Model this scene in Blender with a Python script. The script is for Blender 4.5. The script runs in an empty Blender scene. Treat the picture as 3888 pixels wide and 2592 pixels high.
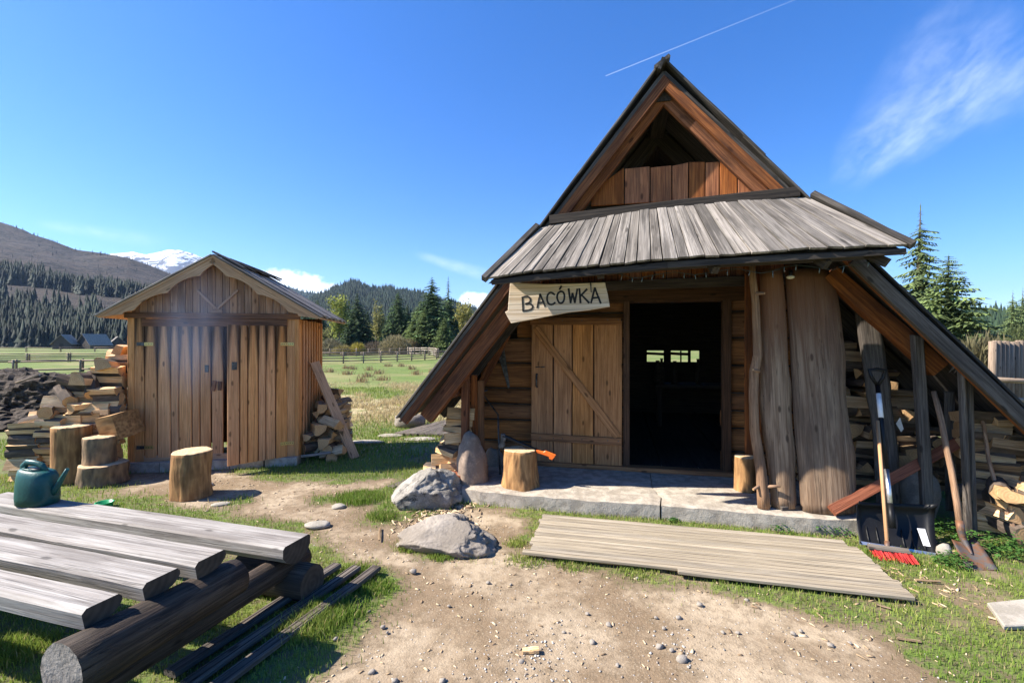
import bpy, bmesh, math, random
import numpy as np
from mathutils import Vector, Matrix, noise as mnoise

R = math.radians
rng = random.Random(7)
scene = bpy.context.scene
COL = scene.collection

# ------------------------------------------------------------------ camera
CAM_H = 1.6; FPX = 1752.0; CXP = 1944.0; HYP = 1306.0      # measured in photograph pixels (3888 wide)
cam_d = bpy.data.cameras.new('camera'); cam = bpy.data.objects.new('camera', cam_d); COL.objects.link(cam)
cam_d.sensor_width = 36; cam_d.lens = FPX/3888*36; cam_d.shift_y = (HYP-1296)/3888
cam_d.clip_start = 0.05; cam_d.clip_end = 20000
cam.location = (0, 0, CAM_H); cam.rotation_euler = (R(90), 0, 0)
scene.camera = cam

# ------------------------------------------------------------------ world, sun, exposure
SUN_EL = 42.6; SUN_AZ = (-0.998, -0.055)                     # horizontal direction towards the sun
w = bpy.data.worlds.new('World'); scene.world = w; w.use_nodes = True
nt = w.node_tree; N = nt.nodes; Lk = nt.links
for n_ in list(N): N.remove(n_)
out = N.new('ShaderNodeOutputWorld'); bg = N.new('ShaderNodeBackground')
sky = N.new('ShaderNodeTexSky'); sky.sky_type = 'NISHITA'; sky.sun_disc = False
sky.sun_elevation = R(SUN_EL); sky.sun_rotation = math.atan2(SUN_AZ[0], SUN_AZ[1])
sky.altitude = 1000; sky.air_density = 1.0; sky.dust_density = 0.7; sky.ozone_density = 4.0
bg.inputs['Strength'].default_value = 0.086
Lk.new(bg.outputs[0], out.inputs[0])
def wmath(op, a, b=None, c=None, clamp=False):
    m = N.new('ShaderNodeMath'); m.operation = op; m.use_clamp = clamp
    for i, v in enumerate((a, b, c)):
        if v is None: continue
        if isinstance(v, (int, float)): m.inputs[i].default_value = v
        else: Lk.new(v, m.inputs[i])
    return m.outputs[0]
def wdot(vec, v):
    m = N.new('ShaderNodeVectorMath'); m.operation = 'DOT_PRODUCT'; Lk.new(vec, m.inputs[0]); m.inputs[1].default_value = v
    return m.outputs['Value']
def wnoise(vec, scale, det, rough, stretch=None, rot=None):
    mp = N.new('ShaderNodeMapping'); Lk.new(vec, mp.inputs[0])
    if stretch: mp.inputs['Scale'].default_value = stretch
    if rot: mp.inputs['Rotation'].default_value = rot
    t = N.new('ShaderNodeTexNoise'); Lk.new(mp.outputs[0], t.inputs[0])
    t.inputs['Scale'].default_value = scale; t.inputs['Detail'].default_value = det; t.inputs['Roughness'].default_value = rough
    return t.outputs['Fac']
def wmap(v, a, b, c=0., d=1.):
    m = N.new('ShaderNodeMapRange'); m.interpolation_type = 'SMOOTHSTEP'; Lk.new(v, m.inputs[0])
    for i, x in enumerate((a, b, c, d)): m.inputs[i+1].default_value = x
    return m.outputs[0]
tc = N.new('ShaderNodeTexCoord'); DIR = tc.outputs['Generated']
def pdir(u, v):
    return Vector(((u-CXP)/FPX, 1, -(v-HYP)/FPX)).normalized()
# cirrus: feathery streaks high up, one larger plume, faint bands lower down
PN = wnoise(DIR, 6, 3, .55)
def plume(p0, p1, w0, w1, soft, seed):
    a, b = pdir(*p0), pdir(*p1); nrm = a.cross(b).normalized(); ax = (b-a).normalized(); s0, s1 = a.dot(ax), b.dot(ax)
    al = wmap(wdot(DIR, ax), s0, s1) if False else wmath('DIVIDE', wmath('SUBTRACT', wdot(DIR, ax), s0), s1-s0, None, True)
    cr = wmath('ADD', wdot(DIR, nrm), wmath('MULTIPLY', wmath('SUBTRACT', PN, .5), w1*.7))
    off = wmath('DIVIDE', wmath('ABSOLUTE', cr), wmath('ADD', w0, wmath('MULTIPLY', al, w1-w0)))
    cb = N.new('ShaderNodeCombineXYZ'); Lk.new(wmath('MULTIPLY', wdot(DIR, ax), 9.), cb.inputs[0]); Lk.new(wmath('MULTIPLY', wmath('ADD', wdot(DIR, nrm), wmath('MULTIPLY', PN, .06)), 18.), cb.inputs[1]); cb.inputs[2].default_value = seed*3.1
    fil = wnoise(cb.outputs[0], 1.2, 5, .62)
    body = wmath('MULTIPLY', wmap(off, 0., 1., 1, 0), wmath('MULTIPLY', wmap(wdot(DIR, ax), s0, s0+(s1-s0)*.25), wmap(wdot(DIR, ax), s0+(s1-s0)*soft, s1, 1, 0)))
    return wmath('MULTIPLY', body, wmap(fil, .25, .90))
c1 = plume((3150, 740), (4000, 20), .02, .17, .7, 1)
c2 = plume((1560, 960), (1950, 1075), .012, .022, .5, 3)
c3 = plume((100, 840), (700, 930), .012, .02, .5, 5)
# horizon cumulus
PZ = wmath('MULTIPLY', wmath('SUBTRACT', wnoise(DIR, 38, 5, .6), .5), 2.2)
def puff(u, v, rx, rz):
    d = pdir(u, v); e = wmath('ADD', wmath('POWER', wmath('DIVIDE', wmath('SUBTRACT', wdot(DIR, (1, 0, 0)), d.x), rx), 2.),
                          wmath('POWER', wmath('DIVIDE', wmath('SUBTRACT', wdot(DIR, (0, 0, 1)), d.z), rz), 2.))
    return wmap(wmath('ADD', e, PZ), .45, 1.25, 1, 0)
p1 = puff(1075, 1085, .075, .030); p2 = puff(1200, 1105, .11, .018); p3 = puff(1800, 1140, .035, .02)
# aircraft trail
a_, b_ = pdir(2297, 290), pdir(3080, -25); nr = a_.cross(b_).normalized(); axv = (b_-a_).normalized()
trail = wmath('MULTIPLY', wmap(wmath('ABSOLUTE', wdot(DIR, nr)), .0003, .0014, 1, 0), wmap(wdot(DIR, axv), a_.dot(axv), a_.dot(axv)+.002))
trail = wmath('MULTIPLY', trail, wmap(wdot(DIR, axv), a_.dot(axv), b_.dot(axv), .75, .3))
mx = None
for f_, k in ((c1, .42), (c2, .45), (c3, .3), (p1, .95), (p2, .8), (p3, .95), (trail, .22)):
    g = wmath('MULTIPLY', f_, k); mx = g if mx is None else wmath('MAXIMUM', mx, g)
hs = N.new('ShaderNodeHueSaturation'); Lk.new(sky.outputs[0], hs.inputs['Color']); hs.inputs['Saturation'].default_value = 1.34; hs.inputs['Hue'].default_value = .511; hs.inputs['Value'].default_value = 1.12
mixc = N.new('ShaderNodeMix'); mixc.data_type = 'RGBA'; Lk.new(mx, mixc.inputs[0]); Lk.new(hs.outputs[0], mixc.inputs[6])
mixc.inputs[7].default_value = (8.2, 8.8, 9.4, 1)
Lk.new(mixc.outputs[2], bg.inputs['Color'])

sun_d = bpy.data.lights.new('sun', 'SUN'); sun = bpy.data.objects.new('sun', sun_d); COL.objects.link(sun)
sun_d.energy = 5.0; sun_d.angle = R(0.53); sun_d.color = (1.0, .93, .83)
sd = Vector((SUN_AZ[0]*math.cos(R(SUN_EL)), SUN_AZ[1]*math.cos(R(SUN_EL)), math.sin(R(SUN_EL))))
sun.rotation_euler = sd.to_track_quat('Z', 'Y').to_euler()
vs = scene.view_settings; vs.view_transform = 'Standard'; vs.look = 'None'; vs.gamma = 1; vs.use_curve_mapping = False
vs.exposure = 1.42
scene.cycles.max_bounces = 6; scene.cycles.diffuse_bounces = 3; scene.cycles.glossy_bounces = 2; scene.cycles.transmission_bounces = 3; scene.cycles.volume_bounces = 0

# ------------------------------------------------------------------ frames measured from the photograph
def G(u, v, z=0.):                                           # point at height z seen at photo pixel (u, v)
    d = FPX*(CAM_H-z)/(v-HYP); return Vector(((u-CXP)/FPX*d, d, z))
class Frame:
    def __init__(s, o, deg):
        s.o = Vector((o[0], o[1], 0)); s.t = Vector((math.cos(R(deg)), math.sin(R(deg)), 0)); s.n = Vector((-math.sin(R(deg)), math.cos(R(deg)), 0))
        s.z = Vector((0, 0, 1))
    def __call__(s, a, b, z): return s.o + s.t*a + s.n*b + s.z*z
    def on(s, u, v, b):                                      # point of the plane b = const seen at a photo pixel
        k = (u-CXP)/FPX; d = (b + s.o.dot(s.n))/(k*s.n.x + s.n.y)
        return Vector((k*d, d, CAM_H-(v-HYP)/FPX*d))
HUT = Frame((1.367, 5.49), -13); SHED = Frame((-4.859, 5.857), 9)
q2 = lambda x, y: (x*.6964, 1500+y*.6964)
q4 = lambda x, y: (1500+x*.6698, 950+y*.6698)
q6 = lambda x, y: (2700+x*.7973, 950+y*.7973)
q8 = lambda x, y: (2500+x*.5901, 1700+y*.5901)

# ------------------------------------------------------------------ materials
def S(r, g, b):
    f = lambda c: (c/255/12.92) if c/255 <= .04045 else ((c/255+.055)/1.055)**2.4
    return (f(r), f(g), f(b), 1)
class NT:
    def __init__(s, name):
        s.m = bpy.data.materials.new(name); s.m.use_nodes = True; s.t = s.m.node_tree; s.N = s.t.nodes; s.L = s.t.links
        s.b = s.N['Principled BSDF']; s.b.inputs['Roughness'].default_value = .85
        s.b.inputs['Specular IOR Level'].default_value = .25
    def n(s, ty, **kw):
        x = s.N.new('ShaderNode'+ty)
        for k, v in kw.items(): setattr(x, k, v)
        return x
    def lk(s, a, b): s.L.new(a, b)
    def put(s, sock, v):
        if isinstance(v, bpy.types.NodeSocket): s.L.new(v, sock)
        else: sock.default_value = v
    def math(s, op, a, b=0., clamp=False):
        m = s.n('Math', operation=op, use_clamp=clamp); s.put(m.inputs[0], a); s.put(m.inputs[1], b); return m.outputs[0]
    def rng(s, v, a, b, c=0., d=1.):
        m = s.n('MapRange', interpolation_type='SMOOTHSTEP'); s.put(m.inputs[0], v)
        for i, x in enumerate((a, b, c, d)): s.put(m.inputs[i+1], x)
        return m.outputs[0]
    def mix(s, f, a, b, mode='MIX'):
        m = s.n('Mix', data_type='RGBA', blend_type=mode); s.put(m.inputs[0], f); s.put(m.inputs[6], a); s.put(m.inputs[7], b); return m.outputs[2]
    def coords(s, kind='Object', scale=(1, 1, 1), rand=True):
        t = s.n('TexCoord').outputs[kind]
        if rand:
            oi = s.n('ObjectInfo'); v = s.n('VectorMath', operation='SCALE'); v.inputs[0].default_value = (31., 17., 23.); s.lk(oi.outputs['Random'], v.inputs['Scale'])
            a = s.n('VectorMath', operation='ADD'); s.lk(t, a.inputs[0]); s.lk(v.outputs[0], a.inputs[1]); t = a.outputs[0]
        mp = s.n('Mapping'); s.lk(t, mp.inputs[0]); mp.inputs['Scale'].default_value = scale; return mp.outputs[0]
    def noise(s, v, sc, det=4, rough=.55, dist=0.):
        t = s.n('TexNoise'); s.lk(v, t.inputs[0]); t.inputs['Scale'].default_value = sc; t.inputs['Detail'].default_value = det
        t.inputs['Roughness'].default_value = rough; t.inputs['Distortion'].default_value = dist; return t.outputs['Fac']
    def vor(s, v, sc, feat='F1', out='Distance'):
        t = s.n('TexVoronoi', feature=feat); s.lk(v, t.inputs[0]); t.inputs['Scale'].default_value = sc; return t.outputs[out]
    def bump(s, h, st=.3, dist=.01):
        b = s.n('Bump'); b.inputs['Strength'].default_value = st; b.inputs['Distance'].default_value = dist; s.lk(h, b.inputs['Height']); s.lk(b.outputs[0], s.b.inputs['Normal'])
    def color(s, c): s.put(s.b.inputs['Base Color'], c)
    def rough(s, v): s.put(s.b.inputs['Roughness'], v)

def wood(name, light, dark, blot=None, blot_amt=.5, knots=True, knot_col=None, rough=.8, bump=.35, vary=.25, gscale=1., soot=None, crack=.7, head=None):
    """grain runs along each mesh's own X axis"""
    m = NT(name); c = m.coords('Object', (1.1*gscale, 26*gscale, 26*gscale)); c2 = m.coords('Object', (.8, 5, 5)); c0 = m.coords('Object')
    g = m.noise(c, 2.2, 6, .62, .6); g2 = m.noise(m.coords('Object', (.9*gscale, 90*gscale, 90*gscale)), 2, 3, .6)
    col = m.mix(m.rng(g, .37, .63), dark, light)
    col = m.mix(m.math('MULTIPLY', m.rng(g2, .52, .66), .55), col, tuple(x*.45 for x in dark[:3])+(1,))
    cr = m.noise(m.coords('Object', (.35*gscale, 34*gscale, 34*gscale)), 1.6, 2, .5, .3); col = m.mix(m.rng(m.math('ABSOLUTE', m.math('SUBTRACT', cr, .5)), .0, .012, crack, 0), col, tuple(x*.22 for x in dark[:3])+(1,))
    if blot: col = m.mix(m.math('MULTIPLY', m.rng(m.noise(c2, 1.6, 5, .6), .45, .64), blot_amt), col, blot)
    if knots:
        k = m.vor(m.coords('Object', (3.4, 9, 9)), 1.); kc = knot_col or tuple(x*.35 for x in dark[:3])+(1,)
        col = m.mix(m.rng(k, .07, .16, .9, 0), col, kc)
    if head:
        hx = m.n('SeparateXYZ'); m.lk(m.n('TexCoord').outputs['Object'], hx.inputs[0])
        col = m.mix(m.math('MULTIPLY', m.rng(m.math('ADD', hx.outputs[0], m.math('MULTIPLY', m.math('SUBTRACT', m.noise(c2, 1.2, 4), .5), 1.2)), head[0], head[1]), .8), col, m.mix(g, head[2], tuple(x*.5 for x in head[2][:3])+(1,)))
    if soot:                                                  # smoke stain that starts at the top end (local x = L) and creeps down the board edges
        L_, W_ = soot
        sx = m.n('SeparateXYZ'); m.lk(m.n('TexCoord').outputs['Object'], sx.inputs[0])
        e = m.math('ABSOLUTE', m.math('DIVIDE', sx.outputs[1], W_))
        up = m.math('ADD', m.math('SUBTRACT', sx.outputs[0], L_), m.math('MULTIPLY', m.math('POWER', e, 1.6), .55))
        up = m.math('ADD', up, m.math('MULTIPLY', m.math('SUBTRACT', m.noise(c2, 3, 3), .5), .35))
        col = m.mix(m.rng(up, -.26, .34, 0, .86), col, (.012, .009, .007, 1))
    oi = m.n('ObjectInfo'); hv = m.n('HueSaturation'); m.lk(col, hv.inputs['Color'])
    m.lk(m.rng(oi.outputs['Random'], 0, 1, 1-vary, 1+vary), hv.inputs['Value'])
    m.lk(m.rng(m.math('FRACT', m.math('MULTIPLY', oi.outputs['Random'], 7.3)), 0, 1, .94, 1.06), hv.inputs['Saturation'])
    m.color(hv.outputs[0]); m.rough(rough); m.bump(m.math('ADD', m.math('ADD', g, m.math('MULTIPLY', g2, .5)), m.rng(m.math('ABSOLUTE', m.math('SUBTRACT', cr, .5)), .0, .02, -.8, 0)), bump, .006)
    return m.m
def endgrain(name, light, dark, scale=45, axis=0):
    m = NT(name); c = m.coords('Object', rand=False); sx = m.n('SeparateXYZ'); m.lk(c, sx.inputs[0])
    ids = [i for i in (0, 1, 2) if i != axis]
    r = m.math('SQRT', m.math('ADD', m.math('POWER', sx.outputs[ids[0]], 2.), m.math('POWER', sx.outputs[ids[1]], 2.)))
    r = m.math('ADD', r, m.math('MULTIPLY', m.noise(m.coords('Object'), 6, 3), .03))
    s_ = m.math('SINE', m.math('MULTIPLY', r, scale*6.28)); f = m.math('ADD', m.math('MULTIPLY', s_, .12), m.noise(m.coords('Object', (9, 9, 9)), 2, 5))
    m.color(m.mix(m.rng(f, .15, .85), dark, light)); m.rough(.9); m.bump(f, .4, .004); return m.m
def bark(name, a, b, sc=14, st=.8, axis_scale=(1.5, 6, 6)):
    m = NT(name); c = m.coords('Object', axis_scale); n1 = m.noise(c, sc*.3, 6, .65, .4); n2 = m.noise(m.coords('Object', (3, 3, 3)), 1.4, 4)
    v = m.vor(c, sc*.35); f = m.math('ADD', m.math('MULTIPLY', n1, .7), m.math('MULTIPLY', v, .35))
    m.color(m.mix(m.rng(f, .25, .8), b, m.mix(m.rng(n2, .4, .65), a, tuple(x*.6 for x in a[:3])+(1,)))); m.rough(.95); m.bump(f, st, .012); return m.m
def stone(name, a, b, spots=None, sc=3., st=.6):
    m = NT(name); c = m.coords('Object'); n1 = m.noise(c, sc, 8, .6); n2 = m.noise(c, sc*14, 4, .6); n3 = m.noise(c, sc*.7, 3)
    col = m.mix(m.rng(m.math('ADD', m.math('MULTIPLY', n1, .7), m.math('MULTIPLY', n2, .3)), .42, .58), b, a)
    if spots: col = m.mix(m.math('MULTIPLY', m.rng(m.noise(c, sc*3.2, 6, .7), .5, .62), m.rng(n3, .38, .58)), col, spots)
    m.color(col); m.rough(.92); m.bump(m.math('ADD', n1, m.math('MULTIPLY', n2, .35)), st, .02); return m.m
def plain(name, col, rough=.5, metal=0., nz=.08, sc=20, bump=0., spec=.4):
    m = NT(name); f = m.noise(m.coords('Object'), sc, 4)
    m.color(m.mix(m.rng(f, .3, .7), tuple(x*(1-nz*2) for x in col[:3])+(1,), tuple(min(1, x*(1+nz)) for x in col[:3])+(1,))); m.rough(m.rng(f, .2, .8, rough*.85, min(1, rough*1.15)))
    m.b.inputs['Metallic'].default_value = metal; m.b.inputs['Specular IOR Level'].default_value = spec
    if bump: m.bump(f, bump, .003)
    return m.m
M = {}
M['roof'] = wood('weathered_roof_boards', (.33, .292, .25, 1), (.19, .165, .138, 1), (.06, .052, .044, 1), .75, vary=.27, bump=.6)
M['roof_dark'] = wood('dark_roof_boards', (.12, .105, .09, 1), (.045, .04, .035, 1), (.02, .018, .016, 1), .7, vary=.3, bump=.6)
M['table'] = wood('silvered_plank', (.41, .38, .34, 1), (.30, .268, .235, 1), (.11, .09, .075, 1), .55, vary=.08, bump=.55, gscale=.8)
M['table_log'] = wood('old_log_timber', (.10, .07, .05, 1), (.036, .026, .02, 1), (.03, .025, .02, 1), .6, vary=.1, bump=.6)  # old timber, its tone lowered to deepen the shade under the table
M['door'] = wood('door_pine', (.58, .275, .105, 1), (.39, .17, .06, 1), (.20, .088, .034, 1), .45, vary=.16)
M['log'] = wood('hut_wall_timber', (.34, .155, .06, 1), (.19, .082, .032, 1), (.075, .036, .018, 1), .55, vary=.2)
M['gable'] = wood('gable_boards', (.46, .165, .055, 1), (.25, .08, .027, 1), (.09, .04, .02, 1), .55, vary=.22)
M['rafter'] = wood('rafter_timber', (.30, .11, .038, 1), (.14, .046, .017, 1), (.04, .02, .013, 1), .6, vary=.2)
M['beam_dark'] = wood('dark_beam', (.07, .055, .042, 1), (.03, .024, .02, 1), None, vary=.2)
M['frame'] = wood('dark_door_frame', (.10, .05, .025, 1), (.05, .025, .013, 1), None, vary=.1)
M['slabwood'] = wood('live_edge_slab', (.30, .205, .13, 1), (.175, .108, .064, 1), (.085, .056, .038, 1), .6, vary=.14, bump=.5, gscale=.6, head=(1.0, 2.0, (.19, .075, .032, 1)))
M['greypost'] = wood('grey_post', (.17, .142, .115, 1), (.088, .07, .056, 1), (.035, .028, .023, 1), .5, vary=.2)  # grey wood, darkened in colour to deepen the shade around the posts
M['shed'] = wood('shed_pine', (.70, .355, .15, 1), (.54, .25, .095, 1), (.40, .175, .065, 1), .4, vary=.1, soot=None)
M['shed_soot'] = wood('sooty_shed_pine', (.70, .36, .155, 1), (.55, .255, .10, 1), (.42, .185, .07, 1), .35, vary=.1, soot=(1.70, .055))
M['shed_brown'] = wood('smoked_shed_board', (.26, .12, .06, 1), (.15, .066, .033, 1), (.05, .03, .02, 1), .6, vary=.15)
M['shed_gable'] = wood('smoked_gable_board', (.46, .26, .15, 1), (.33, .17, .092, 1), (.10, .055, .035, 1), .5, vary=.15)
M['fascia'] = wood('fascia_pine', (.58, .37, .215, 1), (.44, .26, .14, 1), (.22, .12, .07, 1), .35, vary=.06)
M['slat'] = wood('walkway_slat', (.39, .33, .245, 1), (.285, .238, .172, 1), (.23, .19, .135, 1), .45, vary=.12, bump=.3, crack=.15, knots=False)
M['sign'] = wood('sign_board', (.68, .55, .40, 1), (.52, .38, .24, 1), None, vary=.02, knots=False, gscale=.5)
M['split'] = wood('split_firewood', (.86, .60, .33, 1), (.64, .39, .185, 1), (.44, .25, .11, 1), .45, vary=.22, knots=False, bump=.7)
M['split_old'] = wood('seasoned_firewood', (.38, .265, .155, 1), (.22, .145, .08, 1), (.09, .06, .04, 1), .5, vary=.3, knots=False, bump=.7)  # old wood, base tone cut to put the store's deep shade into it
M['bark'] = bark('firewood_bark', (.16, .12, .09, 1), (.05, .04, .032, 1))
M['end'] = endgrain('firewood_end', (.56, .35, .17, 1), (.42, .24, .11, 1))
M['end_shaded'] = endgrain('shade_dark_old_end', (.085, .065, .05, 1), (.045, .035, .028, 1), 30)  # old cut ends, coloured near black for the shade on end faces
M['end_grey'] = stone('grey_cut_end', (.27, .245, .215, 1), (.17, .152, .13, 1), (.07, .06, .05, 1), 4., .8)
M['endz'] = endgrain('stump_top', (.66, .49, .30, 1), (.46, .30, .16, 1), 40, axis=2)
M['stumpside'] = bark('debarked_stump_side', (.50, .275, .11, 1), (.17, .085, .035, 1), 12, .8, (7, 7, 1.2))
M['stumpbark'] = bark('stump_bark', (.33, .22, .12, 1), (.09, .065, .045, 1), 12, .8, (5, 5, 1.5))
M['conc'] = stone('concrete', (.45, .395, .32, 1), (.30, .258, .205, 1), None, 9., .7)
M['rock1'] = stone('granite_boulder', (.33, .305, .265, 1), (.195, .178, .15, 1), (.06, .056, .05, 1), 5., 1.)
M['rock2'] = stone('smooth_boulder', (.30, .26, .215, 1), (.205, .175, .14, 1), None, 3.5, 1.)
M['rock3'] = stone('brown_standing_stone', (.32, .24, .18, 1), (.20, .15, .115, 1), None, 3., .5)
M['pebble'] = stone('pebble_stone', (.36, .32, .27, 1), (.22, .19, .155, 1), None, 12., .3)
M['flag'] = stone('flagstone', (.40, .36, .30, 1), (.29, .26, .21, 1), None, 6., .4)
M['black'] = plain('black_plastic', (.007, .007, .0075, 1), .5, spec=.3, sc=6)
M['alu'] = plain('bare_aluminium', (.72, .72, .72, 1), .35, .9)
M['steel'] = plain('dull_steel', (.10, .10, .10, 1), .5, .7, .3)
M['rust'] = NT('rusty_steel'); _m = M['rust']; _f = _m.noise(_m.coords(), 14, 6, .65)
_m.color(_m.mix(_m.rng(_f, .4, .62), (.13, .12, .115, 1), (.20, .095, .05, 1))); _m.rough(.6); _m.b.inputs['Metallic'].default_value = .35; _m.bump(_f, .3, .003); M['rust'] = _m.m
M['brass'] = plain('brass_hinge', (.55, .42, .17, 1), .4, .8)
M['orange'] = plain('orange_grip', (.90, .17, .02, 1), .45)
M['can'] = plain('green_plastic', (.012, .085, .075, 1), .42, sc=60, bump=.5)
M['lid'] = plain('bright_green_plastic', (.02, .33, .13, 1), .4)
M['red'] = plain('red_bristle', (.80, .07, .06, 1), .6)
M['redwood'] = wood('red_stained_beam', (.27, .10, .055, 1), (.17, .055, .03, 1), None, vary=.02)
M['handle'] = wood('tool_handle', (.52, .31, .17, 1), (.40, .22, .11, 1), None, knots=False, vary=.1, bump=.15)
M['branch'] = wood('peeled_branch', (.38, .235, .14, 1), (.22, .125, .07, 1), (.11, .07, .05, 1), .5, knots=False, vary=.05)
M['letter'] = plain('black_lettering', (.012, .011, .010, 1), .7)
M['white'] = plain('white_sticker', (.72, .72, .72, 1), .5)
M['wire'] = plain('light_string', (.03, .04, .03, 1), .6)
M['bulb'] = plain('clear_bulb', (.12, .15, .15, 1), .25)
M['lamp'] = plain('lamp_glass', (.75, .72, .62, 1), .3)
M['dirt_clod'] = stone('dark_soil', (.075, .056, .042, 1), (.028, .021, .016, 1), (.11, .088, .066, 1), 12., 1.)
M['fence'] = wood('fence_rail', (.27, .205, .15, 1), (.16, .118, .085, 1), None, vary=.25)
M['fence_end'] = plain('fence_cut_ends', (.45, .38, .30, 1), .9)
M['fhut'] = wood('distant_hut_timber', (.10, .085, .075, 1), (.05, .042, .04, 1), None, vary=.1)

# ------------------------------------------------------------------ object helpers
WM = {}
def link(name, me, parent=None, mat=None, M4=None):
    o = bpy.data.objects.new(name, me); COL.objects.link(o)
    if mat is not None and me is not None and not me.materials:
        for x in (mat if isinstance(mat, (list, tuple)) else [mat]): me.materials.append(x)
    M4 = M4 or Matrix.Identity(4); WM[o] = M4; o.matrix_basis = M4
    if parent is not None:
        o.parent = parent; o.matrix_basis = WM[parent].inverted() @ M4
    return o
def tag(o, label, cat, group=None):
    o['label'] = label; o['category'] = cat
    if group: o['group'] = group
    return o
def thing(name, label, cat, loc=(0, 0, 0), group=None):
    return tag(link(name, None, None, None, Matrix.Translation(Vector(loc))), label, cat, group)
def struct(o): o['kind'] = 'structure'; return o
def stuff(o, label=None, cat=None):
    o['kind'] = 'stuff'
    if label: o['label'] = label; o['category'] = cat
    return o
def mesh(name, v, f, smooth=False, mi=None):
    me = bpy.data.meshes.new(name); me.from_pydata([tuple(x) for x in v], [], f)
    if mi is not None: me.polygons.foreach_set('material_index', mi)
    if smooth: me.polygons.foreach_set('use_smooth', [True]*len(me.polygons))
    me.update(); return me
def axes(p0, p1, face):
    x = (p1-p0).normalized(); z = (face - x*face.dot(x)).normalized(); y = z.cross(x)
    m = Matrix((x, y, z)).transposed().to_4x4(); m.translation = p0; return m
def board_mesh(L, w0, w1, t, seg=2, wob=.003, ch=.004, rnd=rng, warp=.0):
    v, f = [], []
    ch = min(ch, t*.35)
    for i in range(seg+1):
        s = i/seg; a = (w0+(w1-w0)*s)/2 + rnd.uniform(-wob, wob); b = (w0+(w1-w0)*s)/2 + rnd.uniform(-wob, wob)
        zo = rnd.uniform(-wob, wob)*.6 + warp*math.sin(s*math.pi); h = t/2
        dx = rnd.uniform(-wob, wob)*2 if i in (0, seg) else 0
        for (y, z) in ((-a, -h+ch), (-a+ch, -h), (b-ch, -h), (b, -h+ch), (b, h-ch), (b-ch, h), (-a+ch, h), (-a, h-ch)):
            v.append((L*s+dx, y, z+zo))
    for i in range(seg):
        for k in range(8): f.append((i*8+k, i*8+(k+1) % 8, i*8+8+(k+1) % 8, i*8+8+k))
    f = [tuple(reversed(q)) for q in f]
    f.append(tuple(range(8))); f.append(tuple(seg*8+k for k in reversed(range(8))))
    return mesh('board', v, f)
def board(name, parent, p0, p1, w, t, face, mat, w1=None, seg=2, wob=.003, ch=.004, warp=0.):
    p0, p1 = Vector(p0), Vector(p1)
    return link(name, board_mesh((p1-p0).length, w, w if w1 is None else w1, t, seg, wob, ch, warp=warp), parent, mat, axes(p0, p1, Vector(face)))
def prism_mesh(outline, t, bev=0.):
    """outline in local x,y; thickness along z, centred"""
    bm = bmesh.new(); vs_ = [bm.verts.new((x, y, -t/2)) for x, y in outline]
    fc = bm.faces.new(vs_); r = bmesh.ops.extrude_face_region(bm, geom=[fc])
    bmesh.ops.translate(bm, verts=[e for e in r['geom'] if isinstance(e, bmesh.types.BMVert)], vec=(0, 0, t))
    bmesh.ops.recalc_face_normals(bm, faces=bm.faces)
    if bev: bmesh.ops.bevel(bm, geom=[e for e in bm.edges if abs(e.verts[0].co.z-e.verts[1].co.z) < 1e-6], offset=bev, segments=1, affect='EDGES')
    bmesh.ops.triangulate(bm, faces=[q for q in bm.faces if len(q.verts) > 4])
    me = bpy.data.meshes.new('prism'); bm.to_mesh(me); bm.free(); return me
def world_outline(name, parent, pts, t, face, mat, bev=.006):
    """a flat board cut to an outline given in world points; long axis becomes local X"""
    pts = [Vector(p) for p in pts]; face = Vector(face).normalized()
    lo = min(pts, key=lambda p: p.z); hi = max(pts, key=lambda p: p.z); c = lo.copy()
    ax = (hi-lo); Mx = axes(c, c+ax, face); inv = Mx.inverted()
    return link(name, prism_mesh([tuple((inv @ p)[:2]) for p in pts], t, bev), parent, mat, Mx)
def tube_mesh(pts, radii, sides=10, wob=0., caps=True, seed=0, squash=1.):
    pts = [Vector(p) for p in pts]; v, f, mi = [], [], []; rn = random.Random(seed); up = Vector((0, 0, 1))
    for i, p in enumerate(pts):
        d = (pts[min(i+1, len(pts)-1)]-pts[max(i-1, 0)]).normalized()
        if abs(d.dot(up)) > .95: up = Vector((1, 0, 0))
        s = d.cross(up).normalized(); u2 = s.cross(d).normalized(); up = u2
        for k in range(sides):
            a = 2*math.pi*k/sides; r = radii[i]*(1+rn.uniform(-wob, wob)); v.append(p+s*math.cos(a)*r+u2*math.sin(a)*r*squash)
    for i in range(len(pts)-1):
        for k in range(sides):
            f.append((i*sides+k, i*sides+(k+1) % sides, (i+1)*sides+(k+1) % sides, (i+1)*sides+k)); mi.append(0)
    if caps:
        f.append(tuple(reversed(range(sides)))); mi.append(1); n0 = (len(pts)-1)*sides; f.append(tuple(n0+k for k in range(sides))); mi.append(1)
    me = mesh('tube', v, f, False, mi); me.polygons.foreach_set('use_smooth', [m_ == 0 for m_ in mi]); return me
def tube(name, parent, pts, radii, mats, sides=10, wob=0., seed=0, squash=1.):
    """tube whose local X follows first->last point"""
    pts = [Vector(p) for p in pts]; x = pts[-1]-pts[0]; fz = Vector((0, 0, 1)) if abs(x.normalized().z) < .9 else Vector((0, -1, 0))
    Mx = axes(pts[0], pts[-1], fz); inv = Mx.inverted()
    if isinstance(radii, (int, float)): radii = [radii]*len(pts)
    me = tube_mesh([inv @ p for p in pts], radii, sides, wob, True, seed, squash)
    ms = mats if isinstance(mats, (list, tuple)) else [mats, mats]
    return link(name, me, parent, list(ms), Mx)
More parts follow.
